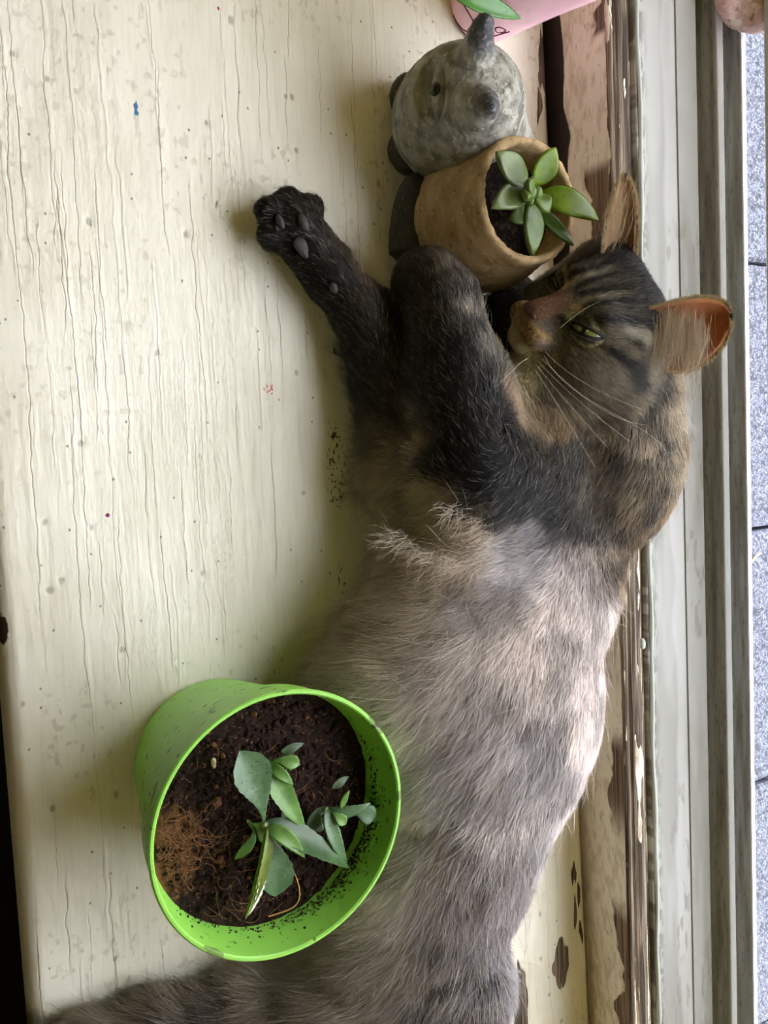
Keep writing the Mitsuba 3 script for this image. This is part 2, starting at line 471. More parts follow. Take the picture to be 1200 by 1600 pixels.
def flaked(thresh, fx, fy, dirty):
    """Old paint over weathered wood: paint where the flake field is above the threshold."""
    def color(p, n, uv):
        f = FBM(p.x * fx, p.y * fy, p.z * fx, 4)
        m = SS(thresh, thresh + 0.012, f + 0.05 * (N(p.x * 900, p.y * 260, p.z * 900) - 0.5))
        pc = MIX(C3(222, 214, 194), C3(176, 160, 138), SS(0.45, 0.75, FBM(p.x * 160, p.y * 60, p.z * 160, 3)) * dirty)
        pc = MIX(pc, C3(120, 106, 88), SS(0.62, 0.72, N(p.x * 420, p.y * 150, p.z * 420)) * dirty * 0.6)
        return mi.Color3f(dr.lerp(wood_color(p), pc, m))

    def height(p, n, uv):
        f = FBM(p.x * fx, p.y * fy, p.z * fx, 4)
        m = SS(thresh, thresh + 0.012, f + 0.05 * (N(p.x * 900, p.y * 260, p.z * 900) - 0.5))
        return 0.7 * m + (1 - m) * 0.9 * FBM(p.x * 800, p.y * 16, p.z * 800, 3)
    return color, height


def casing_color(p, n, uv):
    # the top strip and the foot of the board have lost their paint in long flakes
    f = FBM(p.x * 40, p.y * 22, p.z * 60, 4)
    top = SS(0.0375, 0.0395, p.z + 0.040 * (FBM(p.y * 34, p.z * 30, 4.0, 4) - 0.46))
    foot = SS(0.0085, 0.0070, p.z + 0.026 * (FBM(p.y * 30, p.z * 40, 11.0, 3) - 0.5)) * SS(0.05, 0.14, p.y)
    bare = dr.maximum(top * SS(0.40, 0.48, N(p.y * 13, 8.0)), 0.0)
    pc = MIX(C3(220, 210, 192), C3(196, 182, 162), SS(0.4, 0.75, FBM(p.z * 240, p.y * 110, 3.0, 4)))
    pc = MIX(pc, C3(130, 114, 98), SS(0.72, 0.84, FBM(p.z * 700, p.y * 200, 3.0, 3)) * 0.5)
    c = mi.Color3f(dr.lerp(pc, wood_color(p) * mi.Color3f(0.75, 0.62, 0.52), bare))
    return mi.Color3f(dr.lerp(c, mi.Color3f(*C3(44, 35, 30)), foot))


def casing_height(p, n, uv):
    top = SS(0.0375, 0.0395, p.z + 0.040 * (FBM(p.y * 34, p.z * 30, 4.0, 4) - 0.46))
    return -0.7 * top * SS(0.40, 0.48, N(p.y * 13, 8.0)) + 0.4 * FBM(p.z * 300, p.y * 60, 1.0, 3)


mat("casing_paint", proc3(casing_color), 0.6, 0.3, bump=(casing_height, 0.001, 3e-4))
bc, bh = flaked(0.565, 150, 22, 0.8)
mat("bead_wood", proc3(bc), 0.75, 0.2, bump=(bh, 0.001, 2.5e-4))


def metal_dirt(ca, cb, amount):
    def f(p, n, uv):
        g = FBM(p.x * 130, p.y * 18, p.z * 200, 4)
        s = SS(0.60, 0.70, FBM(p.x * 420, p.y * 160, p.z * 420, 3))
        c = MIX(C3(*ca), C3(*cb), SS(0.3, 0.75, g) * amount)
        return MIX(c, C3(70, 66, 58), s * 0.35 * amount)
    return f


def frame_color(p, n, uv):
    c = MIX(C3(162, 162, 158), C3(140, 139, 132), SS(0.35, 0.7, FBM(p.x * 60, p.y * 9, 2.0, 3)))
    near = SS(0.4505, 0.441, p.x + 0.004 * (FBM(p.x * 200, p.y * 90, 1.0, 3) - 0.5))
    c = MIX(c, C3(96, 92, 84), near * SS(0.35, 0.6, FBM(p.x * 500, p.y * 160, 4.0, 3)) * 0.9)
    wipe = SS(0.462, 0.466, p.x + 0.005 * (N(p.y * 30, 2.0) - 0.5)) * SS(0.478, 0.474, p.x)
    c = MIX(c, C3(188, 188, 188), wipe * 0.5)
    c = MIX(c, C3(120, 116, 108), SS(0.0011, 0.0004, dr.abs(p.x - 0.477)) * 0.8)
    smudge = SS(0.58, 0.72, FBM(p.x * 240, p.y * 70, 7.0, 4)) * SS(0.45, 0.6, FBM(p.x * 30, p.y * 9, 1.0, 2))
    return MIX(c, C3(126, 122, 112), smudge * 0.6)


mat("frame_metal", proc3(frame_color), 0.42, 0.5)
mat("track_floor_metal", proc3(metal_dirt((150, 150, 148), (112, 108, 98), 1.0)), 0.5, 0.5)
mat("rail_metal", proc3(metal_dirt((186, 188, 188), (140, 136, 126), 0.9)), 0.4, 0.5)
mat("rail_cap", (232, 238, 250), 0.3, 0.6)
mat("sash_metal", (176, 178, 182), 0.4, 0.5)
mat("sealant", (176, 184, 178), 0.55, 0.3)
scene["pane_glass"] = {"type": "thindielectric"}


def wall_color(p, n, uv):
    return MIX(C3(186, 168, 96), C3(174, 156, 88), FBM(p.x * 3, p.y * 3, p.z * 3, 3))


mat("wall_paint", proc3(wall_color), 0.8, 0.2)
mat("ceiling_paint", (176, 168, 132), 0.85, 0.2)
mat("floor_wood", proc3(lambda p, n, uv: MIX(C3(26, 24, 24), C3(16, 15, 15), FBM(p.x * 40, p.y * 4, 0.0, 3))), 0.5, 0.3)
mat("reveal_paint", (228, 222, 204), 0.6, 0.3)
mat("outer_render", (170, 166, 160), 0.8, 0.2)


def slab_color(p, n, uv):
    a, b, r = VOR(p.x * 420, p.y * 420)
    g = FBM(p.x * 180, p.y * 180, 1.0, 3)
    c = MIX(C3(74, 77, 90), C3(108, 112, 128), SS(0.2, 0.8, r))
    c = MIX(c, C3(46, 47, 54), SS(0.5, 0.72, g) * 0.7)
    return MIX(c, C3(150, 153, 168), dr.select(r > 0.9, 0.8, 0.0) * SS(0.55, 0.3, a))


mat("slab_stone", proc3(slab_color), 0.75, 0.3)
mat("joint_sand", (44, 44, 47), 0.9, 0.1)

# ---------------------------------------------------------------- the room and the window
import manifold3d as mf

Y0, Y1, Z1 = -0.58, 0.43, 1.32          # the window opening


def mbox(x0, x1, y0, y1, z0, z1):
    return mf.Manifold.cube([x1 - x0, y1 - y0, z1 - z0]).translate([x0, y0, z0])


put("floor", box(-3.2, 0.11, -2.2, 2.0, -0.86, -0.80), "floor_wood", False, "dark brown floor of the room below the sill", kind="structure")
put("ceiling", box(-3.2, 0.11, -2.2, 2.0, 1.75, 1.85), "ceiling_paint", False, "pale ceiling of the room", kind="structure")
wall = mbox(0.10, 0.62, -2.2, 2.0, -0.80, 1.75) - mbox(0.0, 0.7, Y0, Y1, -0.035, Z1)
put("wall_right", wall, "wall_paint", False, "thick yellowish wall that holds the window", kind="structure")
put("wall_left", box(-3.3, -3.2, -2.2, 2.0, -0.80, 1.75), "wall_paint", False, "yellowish wall opposite the window", kind="structure")
put("wall_front", box(-3.2, 0.10, 2.0, 2.1, -0.80, 1.75), "wall_paint", False, "yellowish side wall of the room", kind="structure")
put("wall_back", box(-3.2, 0.10, -2.3, -2.2, -0.80, 1.75), "wall_paint", False, "yellowish side wall of the room", kind="structure")

# the lamp that hangs in the room, over the photographer
s = trimesh.creation.icosphere(3, 1.0)
scene["ceiling_lamp__globe"] = {**mikit.ply(tmesh(s.vertices * 0.17 + [-0.95, -0.15, 1.42], s.faces), "ceiling_paint", smooth=True),
                                "emitter": {"type": "area", "radiance": {"type": "rgb", "value": [0.135, 0.118, 0.068]}}}
put("ceiling_lamp__rod", tube([[-0.95, -0.15, 1.58], [-0.95, -0.15, 1.75]], 0.008, 10), "sash_metal", True)
say("ceiling_lamp", "warm round globe lamp hanging from the ceiling of the room", "lamp")

# the sill board, its room edge rounded
r0 = 0.009
prof = [(0.031 + r0 - r0 * math.cos(a), -r0 + r0 * math.sin(a)) for a in np.linspace(0, math.pi / 2, 9)]
prof = prof + [(0.06 + 0.0125 * k, 0.0) for k in range(28)] + [(0.4005, -0.0006), (0.402, -0.002), (0.402, -0.034), (0.034, -0.034), (0.031, -0.031)]


def sill_warp(v):
    k = np.clip((v[:, 0] - 0.3) / 0.1, 0, 1) * 0.0155 * np.clip((0.29 - v[:, 1]) / 0.74, -0.4, 1.3)
    v = v + np.stack([k, 0 * k, 0 * k], 1)
    top = (v[:, 2] > -0.001) & (v[:, 0] > 0.045)
    v[top, 2] += (meshkit.fbm(v[top] * [9, 5, 0], 3, 5) - 0.5) * 0.0006
    return v


put("windowsill", extrude_y(prof, Y0, Y1, 90, sill_warp), "sill_paint", 35, "cream painted wooden windowsill, cracked and flaking along the grain", kind="structure")


def face_warp(v):
    k = 0.0130 * np.clip((0.29 - v[:, 1]) / 0.74, -0.4, 1.3) * np.clip(1 - v[:, 2] / 0.049, 0, 1.4)
    k = np.where(v[:, 0] < 0.42, k, 0)
    return v + np.stack([k + (meshkit.noise(v * [1, 14, 60], 4) - 0.5) * 0.0008 * (v[:, 0] < 0.42), 0 * k, 0 * k], 1)


W = "window_1"
zz = np.linspace(-0.03, 0.0475, 9)
put(W + "__casing_board", extrude_y([(0.4075 + 0.002 * (z + 0.03) / 0.08, z) for z in zz] + [(0.4102, 0.0490), (0.4290, 0.0490), (0.4290, -0.03)], Y0, Y1, 80, face_warp), "casing_paint", 40, "cream board along the sill's outer side, paint peeling to brown wood")
bead = [(0.4092, 0.0491), (0.4094, 0.0508), (0.4106, 0.0520), (0.4128, 0.0520), (0.4136, 0.0506), (0.4148, 0.0504), (0.4158, 0.0522), (0.4200, 0.0530), (0.4245, 0.0526), (0.4268, 0.0512), (0.4285, 0.0480)]


def bead_warp(v):
    w = (meshkit.noise(v * [300, 20, 0], 6) - 0.5) * 0.0012 + (meshkit.noise(v * [600, 60, 0], 7) - 0.5) * 0.0008
    return v + np.stack([0 * w, 0 * w, np.where(v[:, 2] > 0.0495, w, 0)], 1)


put(W + "__glazing_bead", extrude_y(bead, Y0, Y1, 320, bead_warp), "bead_wood", 50, "weathered grey wooden bead with scraps of white paint")
put(W + "__frame_bed", box(0.4292, 0.4372, Y0, Y1, -0.03, 0.0440), "bead_wood", 30)
ys = np.linspace(Y0 + 0.002, Y1 - 0.002, 240)
cp = np.stack([0.4400 + 0.0006 * np.sin(ys * 37) + 0.0008 * (meshkit.noise(np.stack([ys * 30, ys * 0, ys * 0], 1), 2) - 0.5), ys, 0.0482 + 0.0004 * np.sin(ys * 90)], 1)
put(W + "__sealant_line", tube(cp, 0.0015 + 0.0009 * (meshkit.noise(np.stack([ys * 60, ys * 0, ys * 0], 1), 3) - 0.3), 8), "sealant", True, "thin pale line of sealant beside the wooden bead")
bl = np.array((0.4327, -0.1420, 0.0500))
put(W + "__sealant_drip", rock(tmesh(trimesh.creation.icosphere(3, 0.0024).vertices * [1, 1.6, 0.8] + bl - [0.003, 0, 0], trimesh.creation.icosphere(3).faces), 0.0005, 400), "sealant", True)
fr = [(0.4374, -0.03), (0.4374, 0.0470), (0.4380, 0.0476), (0.4762, 0.0476), (0.4767, 0.0468), (0.4774, 0.0468), (0.4779, 0.0478), (0.4978, 0.0478), (0.4985, 0.0472), (0.4985, -0.03)]
put(W + "__frame_sill", extrude_y(fr, Y0, Y1, 30), "frame_metal", 30, "smudged pale grey metal frame sill")
put(W + "__track_floor", box(0.4986, 0.5560, Y0, Y1, -0.03, 0.0300), "track_floor_metal", False, "dirty grey track between the rails")
for x0, x1 in ((0.5172, 0.5242), (0.5436, 0.5490)):
    k = put(W + "__track_rail", box(x0, x1, Y0, Y1, 0.0300, 0.0488, 0.0006), "rail_metal", 20, "grey metal track rail with a bright cap")
    put(k + "__cap", box(x0 + 0.0002, x1 - 0.0002, Y0, Y1, 0.0488, 0.0500, 0.0005), "rail_cap", 20)
SX0, SX1, SZ = 0.535, 0.560, 0.0730
put(W + "__sash_rail", box(SX0, SX1, Y0 + 0.01, Y1 - 0.01, SZ, SZ + 0.045, 0.002), "sash_metal", 20, "grey bottom rail of the raised sash")
put(W + "__sash_rail", box(SX0, SX1, Y0 + 0.01, Y1 - 0.01, Z1 - 0.05, Z1 - 0.005, 0.002), "sash_metal", 20)
put(W + "__sash_stile", box(SX0, SX1, Y0 + 0.01, Y0 + 0.055, SZ + 0.045, Z1 - 0.05, 0.002), "sash_metal", 20)
put(W + "__sash_stile", box(SX0, SX1, Y1 - 0.055, Y1 - 0.01, SZ + 0.045, Z1 - 0.05, 0.002), "sash_metal", 20)
pv = [[0.5475, y, z] for y, z in ((Y0 + 0.05, SZ + 0.04), (Y1 - 0.05, SZ + 0.04), (Y1 - 0.05, Z1 - 0.045), (Y0 + 0.05, Z1 - 0.045))]
put(W + "__pane", tmesh(pv, [[0, 1, 2], [0, 2, 3]]), "pane_glass", False, "clear glass pane of the sash")
say(W, "window frame of peeling wood and grey metal tracks along the sill", kind="structure")

# outside, below the window; a plain house front stands across the way
put("house_front", box(7.0, 9.0, -14.0, 14.0, -0.5, 3.6, 0.02), "outer_render", False, "plain grey house front across the paved way", kind="structure")

put("pavement", box(0.64, 12.0, -9.0, 9.0, -0.50, -0.405), "joint_sand", False, "grey speckled paving outside the window", kind="structure")
S = 0.40
for i in range(5):
    for j in range(-6, 6):
        x0, y0 = 0.66 + i * 0.62, (1.1055, -0.1456, -0.3500)[1] + j * S
        put("pavement__slab", box(x0 + 0.003, x0 + 0.617, y0 + 0.003, y0 + S - 0.003, -0.405, -0.35 - 0.002 * ((i * 7 + j * 3) % 2), 0.004), "slab_stone", 20)
tw = [(1.0855, -0.1980, -0.3450), (1.0935, -0.1880, -0.3430), (1.1072, -0.1816, -0.3430)]
mat("dry_straw", (206, 180, 140), 0.7)
put("straw", tube(spline(tw, 8), 0.0018, 6), "dry_straw", True, "short dry straw lying on the paving by the outer rail", "straw")
# ---------------------------------------------------------------- green pot with its soil and seedlings
def pot_color(p, n, uv):
    c = MIX(C3(146, 210, 88), C3(136, 200, 80), FBM(p.x * 40, p.y * 40, p.z * 40, 2))
    dirt = SS(0.70, 0.75, FBM(p.x * 210, p.y * 210, p.z * 260, 4))
    scuff = SS(0.735, 0.77, FBM(p.x * 70 + 4, p.y * 70, p.z * 160, 4))
    return MIX(MIX(c, C3(88, 96, 50), scuff * 0.7), C3(52, 40, 26), dirt * 0.75)


mat("green_plastic", proc3(pot_color), 0.38, 0.5)
GC, GR, GH = np.array([0.1359, -0.1695, 0.0]), 0.0625, 0.1064
k = GR / 0.0625
prof = [(0, 0.0), (0.0425, 0.0), (0.0440, 0.0008), (0.0448, 0.003), (0.0567, 0.0800), (0.0574, 0.0806), (0.0588, 0.0808), (0.0594, 0.0816), (0.0618, 0.1040), (0.0625, 0.1050), (0.0625, 0.1060), (0.0618, 0.1067), (0.0608, 0.1067), (0.0601, 0.1060), (0.0598, 0.1040), (0.0572, 0.0830), (0.0548, 0.0760), (0.0440, 0.006), (0.0430, 0.0045), (0, 0.0045)]
put("plant_pot", lathe([(r * k, z * GH / 0.1067) for r, z in prof], 120, GC), "green_plastic", 25, "bright green plastic pot of dark soil and seedlings, in front of the cat's belly", "plant pot")


def soil_mesh(c, r_fn, z_fn, amp, freq, nr=46, na=150, seed=0):
    s = np.linspace(0, 1, nr) ** 0.8
    a = np.arange(na) * 2 * np.pi / na
    x, y = np.cos(a)[None] * s[:, None], np.sin(a)[None] * s[:, None]
    z = z_fn(x, y)
    r = r_fn(z)
    p = np.stack([c[0] + x * r, c[1] + y * r, z], -1)
    nz = meshkit.fbm(p.reshape(-1, 3) * [freq, freq, 0], 5, seed).reshape(z.shape) - 0.5
    ridge = 0.5 - np.abs(meshkit.fbm(p.reshape(-1, 3) * [freq * 2.3, freq * 2.3, 0], 4, seed + 7).reshape(z.shape) - 0.5) * 2
    p[..., 2] += amp * (2.2 * nz + 0.7 * ridge) * np.clip(1.25 - s[:, None], 0.35, 1)
    v = p.reshape(-1, 3)
    return tmesh(v, grid_faces(nr, na, wrap_v=True))


def soil_color(p, n, uv):
    c = MIX(C3(26, 18, 16), C3(54, 38, 32), SS(0.35, 0.8, FBM(p.x * 700, p.y * 700, p.z * 700, 4)))
    c = MIX(c, C3(118, 82, 58), SS(0.80, 0.86, N(p.x * 1100, p.y * 1100, p.z * 1100)) * 0.7)
    tan = SS(1.25, 0.5, dr.sqrt(dr.square((p.x - (0.0882, -0.1768, 0.0860)[0]) / 0.014) + dr.square((p.y - (0.0882, -0.1768, 0.0860)[1]) / 0.021)) + 0.7 * (FBM(p.x * 240, p.y * 240, 0.0, 3) - 0.5))
    return MIX(c, C3(122, 84, 54), tan * 0.7)


mat("potting_soil", proc3(soil_color), 0.95, 0.1)
mat("soil_crumb", (42, 30, 27), 0.95, 0.1)
mat("coir_fibre", (132, 92, 60), 0.8, 0.2)
mat("bark_chip", (98, 62, 46), 0.85, 0.2)
mat("perlite", (196, 176, 150), 0.8, 0.2)


def soil_z(x, y):
    return 0.0845 - 0.0035 * (x + 0.6 * -y) + 0.0015 * np.sin(3 * x + 1)


def pot_r(z):
    return (0.0572 + (z - 0.083) * 0.124) * k + 0.0004


put("plant_pot__soil", soil_mesh(GC, pot_r, soil_z, 0.0024, 190, seed=3), "potting_soil", True, "dark crumbly potting soil")


def on_soil(px_y):
    return px_y


rs = np.random.default_rng(5)


def crumbs(n, c, rmax, zf, size, seed, pick=None):
    r = np.random.default_rng(seed)
    base = trimesh.creation.icosphere(1, 1.0)
    ms = []
    while len(ms) < n:
        a, q = r.uniform(0, 6.283), math.sqrt(r.uniform(0, 1))
        x, y = q * math.cos(a), q * math.sin(a)
        if pick is not None and r.uniform() > pick(c[0] + x * rmax, c[1] + y * rmax):
            continue
        v = base.vertices * (1 + 0.5 * (r.uniform(0, 1, (len(base.vertices), 1)) - 0.5)) * r.uniform(0.6, 1.0, 3)
        v = v @ trimesh.transformations.random_rotation_matrix(r.uniform(0, 1, 3))[:3, :3]
        ms.append(tmesh(v * size * r.lognormal(0, 0.45) + [c[0] + x * rmax, c[1] + y * rmax, zf(x, y) + size * 0.5], base.faces))
    return cat_meshes(ms)


TAN = np.array((0.0894, -0.1771, 0.0860))
put("plant_pot__soil_crumbs", crumbs(900, GC, 0.0555, lambda x, y: soil_z(x, y) + 0.0008, 0.0009, 1), "soil_crumb", False, kind="stuff")
put("plant_pot__bark_chips", crumbs(70, GC, 0.0550, lambda x, y: soil_z(x, y) + 0.0010, 0.0010, 2, lambda x, y: 0.08 + 0.92 * math.exp(-((x - TAN[0]) ** 2 + (y - TAN[1] + 0.006) ** 2) / 0.018 ** 2)), "bark_chip", False, "reddish bark chips in the soil", kind="stuff")


def fibre(c, n, seed, zf, spread, length, rad):
    r = np.random.default_rng(seed)
    ms = []
    for _ in range(n):
        q = r.normal(0, spread, 2)
        p = np.array([c[0] + q[0], c[1] + q[1], 0])
        a, turn = r.uniform(0, 6.28), r.normal(0, 1.6)
        L = length * r.uniform(0.4, 1.2)
        pts = []
        for s in np.linspace(0, 1, 9):
            pts.append(p.copy())
            a2 = a + turn * s
            p = p + np.array([math.cos(a2), math.sin(a2), 0]) * L / 8
        pts = np.array(pts)
        d = (pts[:, :2] - GC[:2]) / 0.056
        ok = np.linalg.norm(d, axis=1) < 0.97
        if ok.sum() < 4:
            continue
        pts, d = pts[ok], d[ok]
        pts[:, 2] = zf(d[:, 0], d[:, 1]) + 0.002 + 0.003 * np.sin(np.linspace(0.1, 3.0, len(pts))) * r.uniform(0.2, 1)
        ms.append(tube(pts, rad * r.uniform(0.6, 1.2), 4))
    return cat_meshes(ms)


put("plant_pot__coir_fibres", cat_meshes([fibre(TAN, 190, 3, soil_z, 0.0085, 0.014, 0.00012), fibre(GC, 60, 4, soil_z, 0.03, 0.013, 0.00010), fibre(np.array((0.1239, -0.2062, 0.0860)), 36, 8, soil_z, 0.008, 0.013, 0.00011)]), "coir_fibre", True, "tan coir fibres matted on the soil", kind="stuff")
rt = spline([(0.1449, -0.2006, 0.0880), (0.1475, -0.2102, 0.0900), (0.1460, -0.2185, 0.0900), (0.1403, -0.2215, 0.0880), (0.1323, -0.2220, 0.0870)], 20)
mat("pale_root", (196, 150, 84), 0.7, 0.2)
put("plant_pot__root", tube(rt, 0.00035, 6), "pale_root", True, "thin curved yellowish root")
# soil left on the inner wall
wall_bits = []
rw = np.random.default_rng(8)
for _ in range(900):
    a = rw.normal(-0.62, 0.42) if rw.uniform() < 0.75 else rw.uniform(-2.6, 0.4)
    z = 0.0845 + abs(rw.normal(0, 0.0045))
    if z > 0.1:
        continue
    r = pot_r(z) - 0.0006
    wall_bits.append(tmesh(trimesh.creation.icosphere(0, 1).vertices * rw.uniform(0.00012, 0.00062) * rw.uniform(0.5, 1.5, 3) * np.array([1, 1, 0.8]) + [GC[0] + r * math.cos(a), GC[1] + r * math.sin(a), z], trimesh.creation.icosphere(0, 1).faces))
put("plant_pot__soil_specks", cat_meshes(wall_bits), "soil_crumb", False, "specks of soil stuck to the inner wall", kind="stuff")


def kal(ca, cb, spots):
    def f(p, n, uv):
        c = MIX(C3(*ca), C3(*cb), SS(0.3, 0.7, FBM(p.x * 120, p.y * 120, p.z * 120, 3)))
        a, b, r = VOR(p.x * 480 + 0.8 * N(p.x * 900, p.y * 900), p.y * 480)
        return MIX(c, C3(38, 58, 44), SS(0.32, 0.12, a + 0.1 * N(p.x * 2000, p.y * 2000)) * dr.select(r > 0.66, spots, 0.0))
    return f


mat("blue_leaf", proc3(kal((92, 122, 88), (68, 98, 64), 0.8)), 0.38, 0.5)
mat("fresh_leaf", proc3(kal((106, 144, 74), (84, 124, 60), 0.25)), 0.38, 0.5)
mat("dull_leaf", proc3(kal((84, 104, 78), (64, 82, 58), 0.3)), 0.45, 0.4)
mat("dark_leaf", proc3(kal((72, 98, 60), (56, 80, 48), 0.2)), 0.4, 0.5)
mat("olive_leaf", proc3(kal((120, 136, 66), (96, 112, 54), 0.35)), 0.45, 0.4)
mat("leaf_edge", (226, 226, 210), 0.6, 0.3)
mat("young_stem", (150, 160, 112), 0.5, 0.4)


def plant(key, label, cat, leaves, stems, group=None):
    say(key, label, cat, group)
    for pts, r0, r1 in stems:
        c = spline(pts, 12)
        put(key + "__stem", tube(c, np.linspace(r0, r1, 12), 8), "young_stem", True)
    for bsdf, m, lab in leaves:
        put(key + "__leaf", m, bsdf, 50, lab)


cam_up = unit(CAM - np.array([0.14, -0.17, 0.09]))
A = "seedling"
U = (0, 0, 1)
plant(A, "biggest seedling, in the middle of the green pot, with a broad spotted blue-green leaf", "seedling", [
    ("blue_leaf", leaf((0.1289, -0.1699, 0.0970), (0.1242, -0.1503, 0.1040), (0.1162, -0.1302, 0.1060), 0.0178, cup=0.35, serr=9, serr_amp=0.10, up=U), "broad blue-green spoon leaf with dark spots"),
    ("dark_leaf", leaf((0.1293, -0.1717, 0.0980), (0.1466, -0.1832, 0.1010), (0.1738, -0.2074, 0.0940), 0.0135, cup=0.45, serr=10, serr_amp=0.14, up=(0.35, 0.6, 0.8), shape="blade"), "long dark green leaf"),
    ("blue_leaf", leaf((0.1313, -0.1766, 0.0940), (0.1360, -0.1930, 0.0920), (0.1351, -0.2119, 0.0890), 0.0165, cup=0.25, serr=8, serr_amp=0.14, up=U), "broad spotted leaf lying low"),
    ("olive_leaf", leaf((0.1288, -0.1708, 0.1010), (0.1225, -0.1884, 0.1040), (0.1171, -0.2132, 0.0970), 0.0072, cup=0.9, serr=13, serr_amp=0.3, up=(0.5, 0, 0.9), shape="blade"), "folded olive leaf with a toothed edge"),
    ("leaf_edge", leaf((0.1266, -0.1850, 0.1005), (0.1230, -0.1991, 0.1010), (0.1194, -0.2131, 0.0950), 0.0052, cup=0.5, serr=8, serr_amp=0.8, up=(0.5, 0, 0.9), shape="blade", thick=0.001), "white toothed edge of the folded leaf"),
    ("fresh_leaf", leaf((0.1294, -0.1715, 0.1010), (0.1363, -0.1761, 0.1060), (0.1451, -0.1886, 0.1050), 0.0078, cup=0.4, serr=8, serr_amp=0.18, up=U, shape="blade"), "small bright green leaf"),
    ("fresh_leaf", leaf((0.1244, -0.1718, 0.0920), (0.1239, -0.1777, 0.0940), (0.1156, -0.1867, 0.0910), 0.0058, cup=0.3, serr=5, serr_amp=0.1, up=U), None),
    ("fresh_leaf", leaf((0.1234, -0.1708, 0.0930), (0.1282, -0.1735, 0.0950), (0.1327, -0.1828, 0.0920), 0.0085, cup=0.2, up=U), None),
], [([(0.1304, -0.1820, 0.0830), (0.1294, -0.1738, 0.0920), (0.1298, -0.1708, 0.0985)], 0.0018, 0.0013), ([(0.1310, -0.1828, 0.0830), (0.1266, -0.1752, 0.0880), (0.1230, -0.1697, 0.0925)], 0.0011, 0.0008)], "seedlings in the green pot")
A = "seedling_001"
plant(A, "upper seedling in the green pot, one long pale green leaf over a round dull one", "seedling", [
    ("fresh_leaf", leaf((0.1346, -0.1433, 0.0940), (0.1371, -0.1558, 0.1010), (0.1499, -0.1800, 0.0970), 0.0112, cup=0.3, serr=12, serr_amp=0.12, up=U, shape="blade"), None),
    ("fresh_leaf", leaf((0.1345, -0.1433, 0.0950), (0.1396, -0.1420, 0.1000), (0.1468, -0.1455, 0.1010), 0.0072, cup=0.35, serr=6, serr_amp=0.2, up=U), None),
    ("fresh_leaf", leaf((0.1349, -0.1452, 0.0970), (0.1372, -0.1475, 0.1020), (0.1426, -0.1537, 0.1020), 0.0056, cup=0.4, serr=7, serr_amp=0.2, up=U, shape="blade"), None),
    ("dull_leaf", leaf((0.1540, -0.1867, 0.0870), (0.1481, -0.1794, 0.0890), (0.1414, -0.1714, 0.0885), 0.0118, cup=0.2, up=U), "round dull green leaf"),
], [([(0.1406, -0.1552, 0.0830), (0.1357, -0.1467, 0.0900), (0.1322, -0.1417, 0.0945)], 0.0015, 0.0011)], "seedlings in the green pot")
A = "seedling_002"
plant(A, "right seedling in the green pot, close to the bare inner wall", "seedling", [
    ("dull_leaf", leaf((0.1631, -0.1746, 0.0900), (0.1579, -0.1758, 0.0920), (0.1556, -0.1857, 0.0890), 0.0092, cup=0.3, up=U), "dull grey-green leaf"),
    ("dull_leaf", leaf((0.1623, -0.1768, 0.0870), (0.1601, -0.1821, 0.0880), (0.1579, -0.1868, 0.0870), 0.0092, cup=0.2, up=U), None),
    ("blue_leaf", leaf((0.1633, -0.1739, 0.0940), (0.1718, -0.1746, 0.1000), (0.1830, -0.1729, 0.1020), 0.0064, cup=0.5, serr=6, serr_amp=0.15, up=U, shape="blade"), None),
    ("fresh_leaf", leaf((0.1694, -0.1734, 0.0980), (0.1684, -0.1675, 0.1020), (0.1708, -0.1629, 0.1040), 0.0042, cup=0.3, up=U, shape="blade"), None),
    ("fresh_leaf", leaf((0.1640, -0.1746, 0.0960), (0.1658, -0.1762, 0.1000), (0.1697, -0.1811, 0.1000), 0.0060, cup=0.35, serr=5, serr_amp=0.2, up=U), None),
    ("blue_leaf", leaf((0.1625, -0.1736, 0.0950), (0.1638, -0.1858, 0.0980), (0.1732, -0.2057, 0.0920), 0.0080, cup=0.3, serr=10, serr_amp=0.15, up=U, shape="blade"), None),
], [([(0.1632, -0.1812, 0.0830), (0.1631, -0.1763, 0.0890), (0.1628, -0.1734, 0.0950)], 0.0014, 0.0010)], "seedlings in the green pot")
lf = leaf((0.1758, -0.1784, 0.0960), (0.1801, -0.1792, 0.0980), (0.1880, -0.1829, 0.0980), 0.0105, cup=0.2, up=U)
try:
    lm = mf.Manifold(mf.Mesh(np.asarray(lf.vertices, np.float32), np.asarray(lf.faces, np.uint32)))
    h0 = np.array((0.1811, -0.1814, 0.0980))
    lm = lm - mf.Manifold.cylinder(0.02, 0.0012, 0.0012, 20).translate([h0[0], h0[1], h0[2] - 0.01])
    if lm.num_tri() > 50:
        q = lm.to_mesh()
        lf = tmesh(q.vert_properties[:, :3], q.tri_verts)
except Exception:
    pass
put("seedling_002__leaf", lf, "blue_leaf", 50, "round leaf with a small hole")
for q, lab in ((((0.1433, -0.1428, 0.0880), (0.1476, -0.1406, 0.0900), (0.1548, -0.1403, 0.0890)), "curled dull leaf scrap on the soil at the back of the green pot"), (((0.1695, -0.1671, 0.0880), (0.1722, -0.1638, 0.0900), (0.1782, -0.1627, 0.0890)), "curled dull leaf scrap on the soil beside the right seedling")):
    put("leaf_scrap", leaf(*q, 0.0052, cup=0.5, up=U, shape="blade"), "dull_leaf", 50, lab, "leaf", "leaf scraps on the soil")
put("seed_husk", rock(tmesh(trimesh.creation.icosphere(3, 1).vertices * [0.0012, 0.0026, 0.001] + np.array((0.1097, -0.1400, 0.0880)), trimesh.creation.icosphere(3, 1).faces), 0.0006, 700), "perlite", True, "small pale husk on the soil left of the seedlings", "husk")

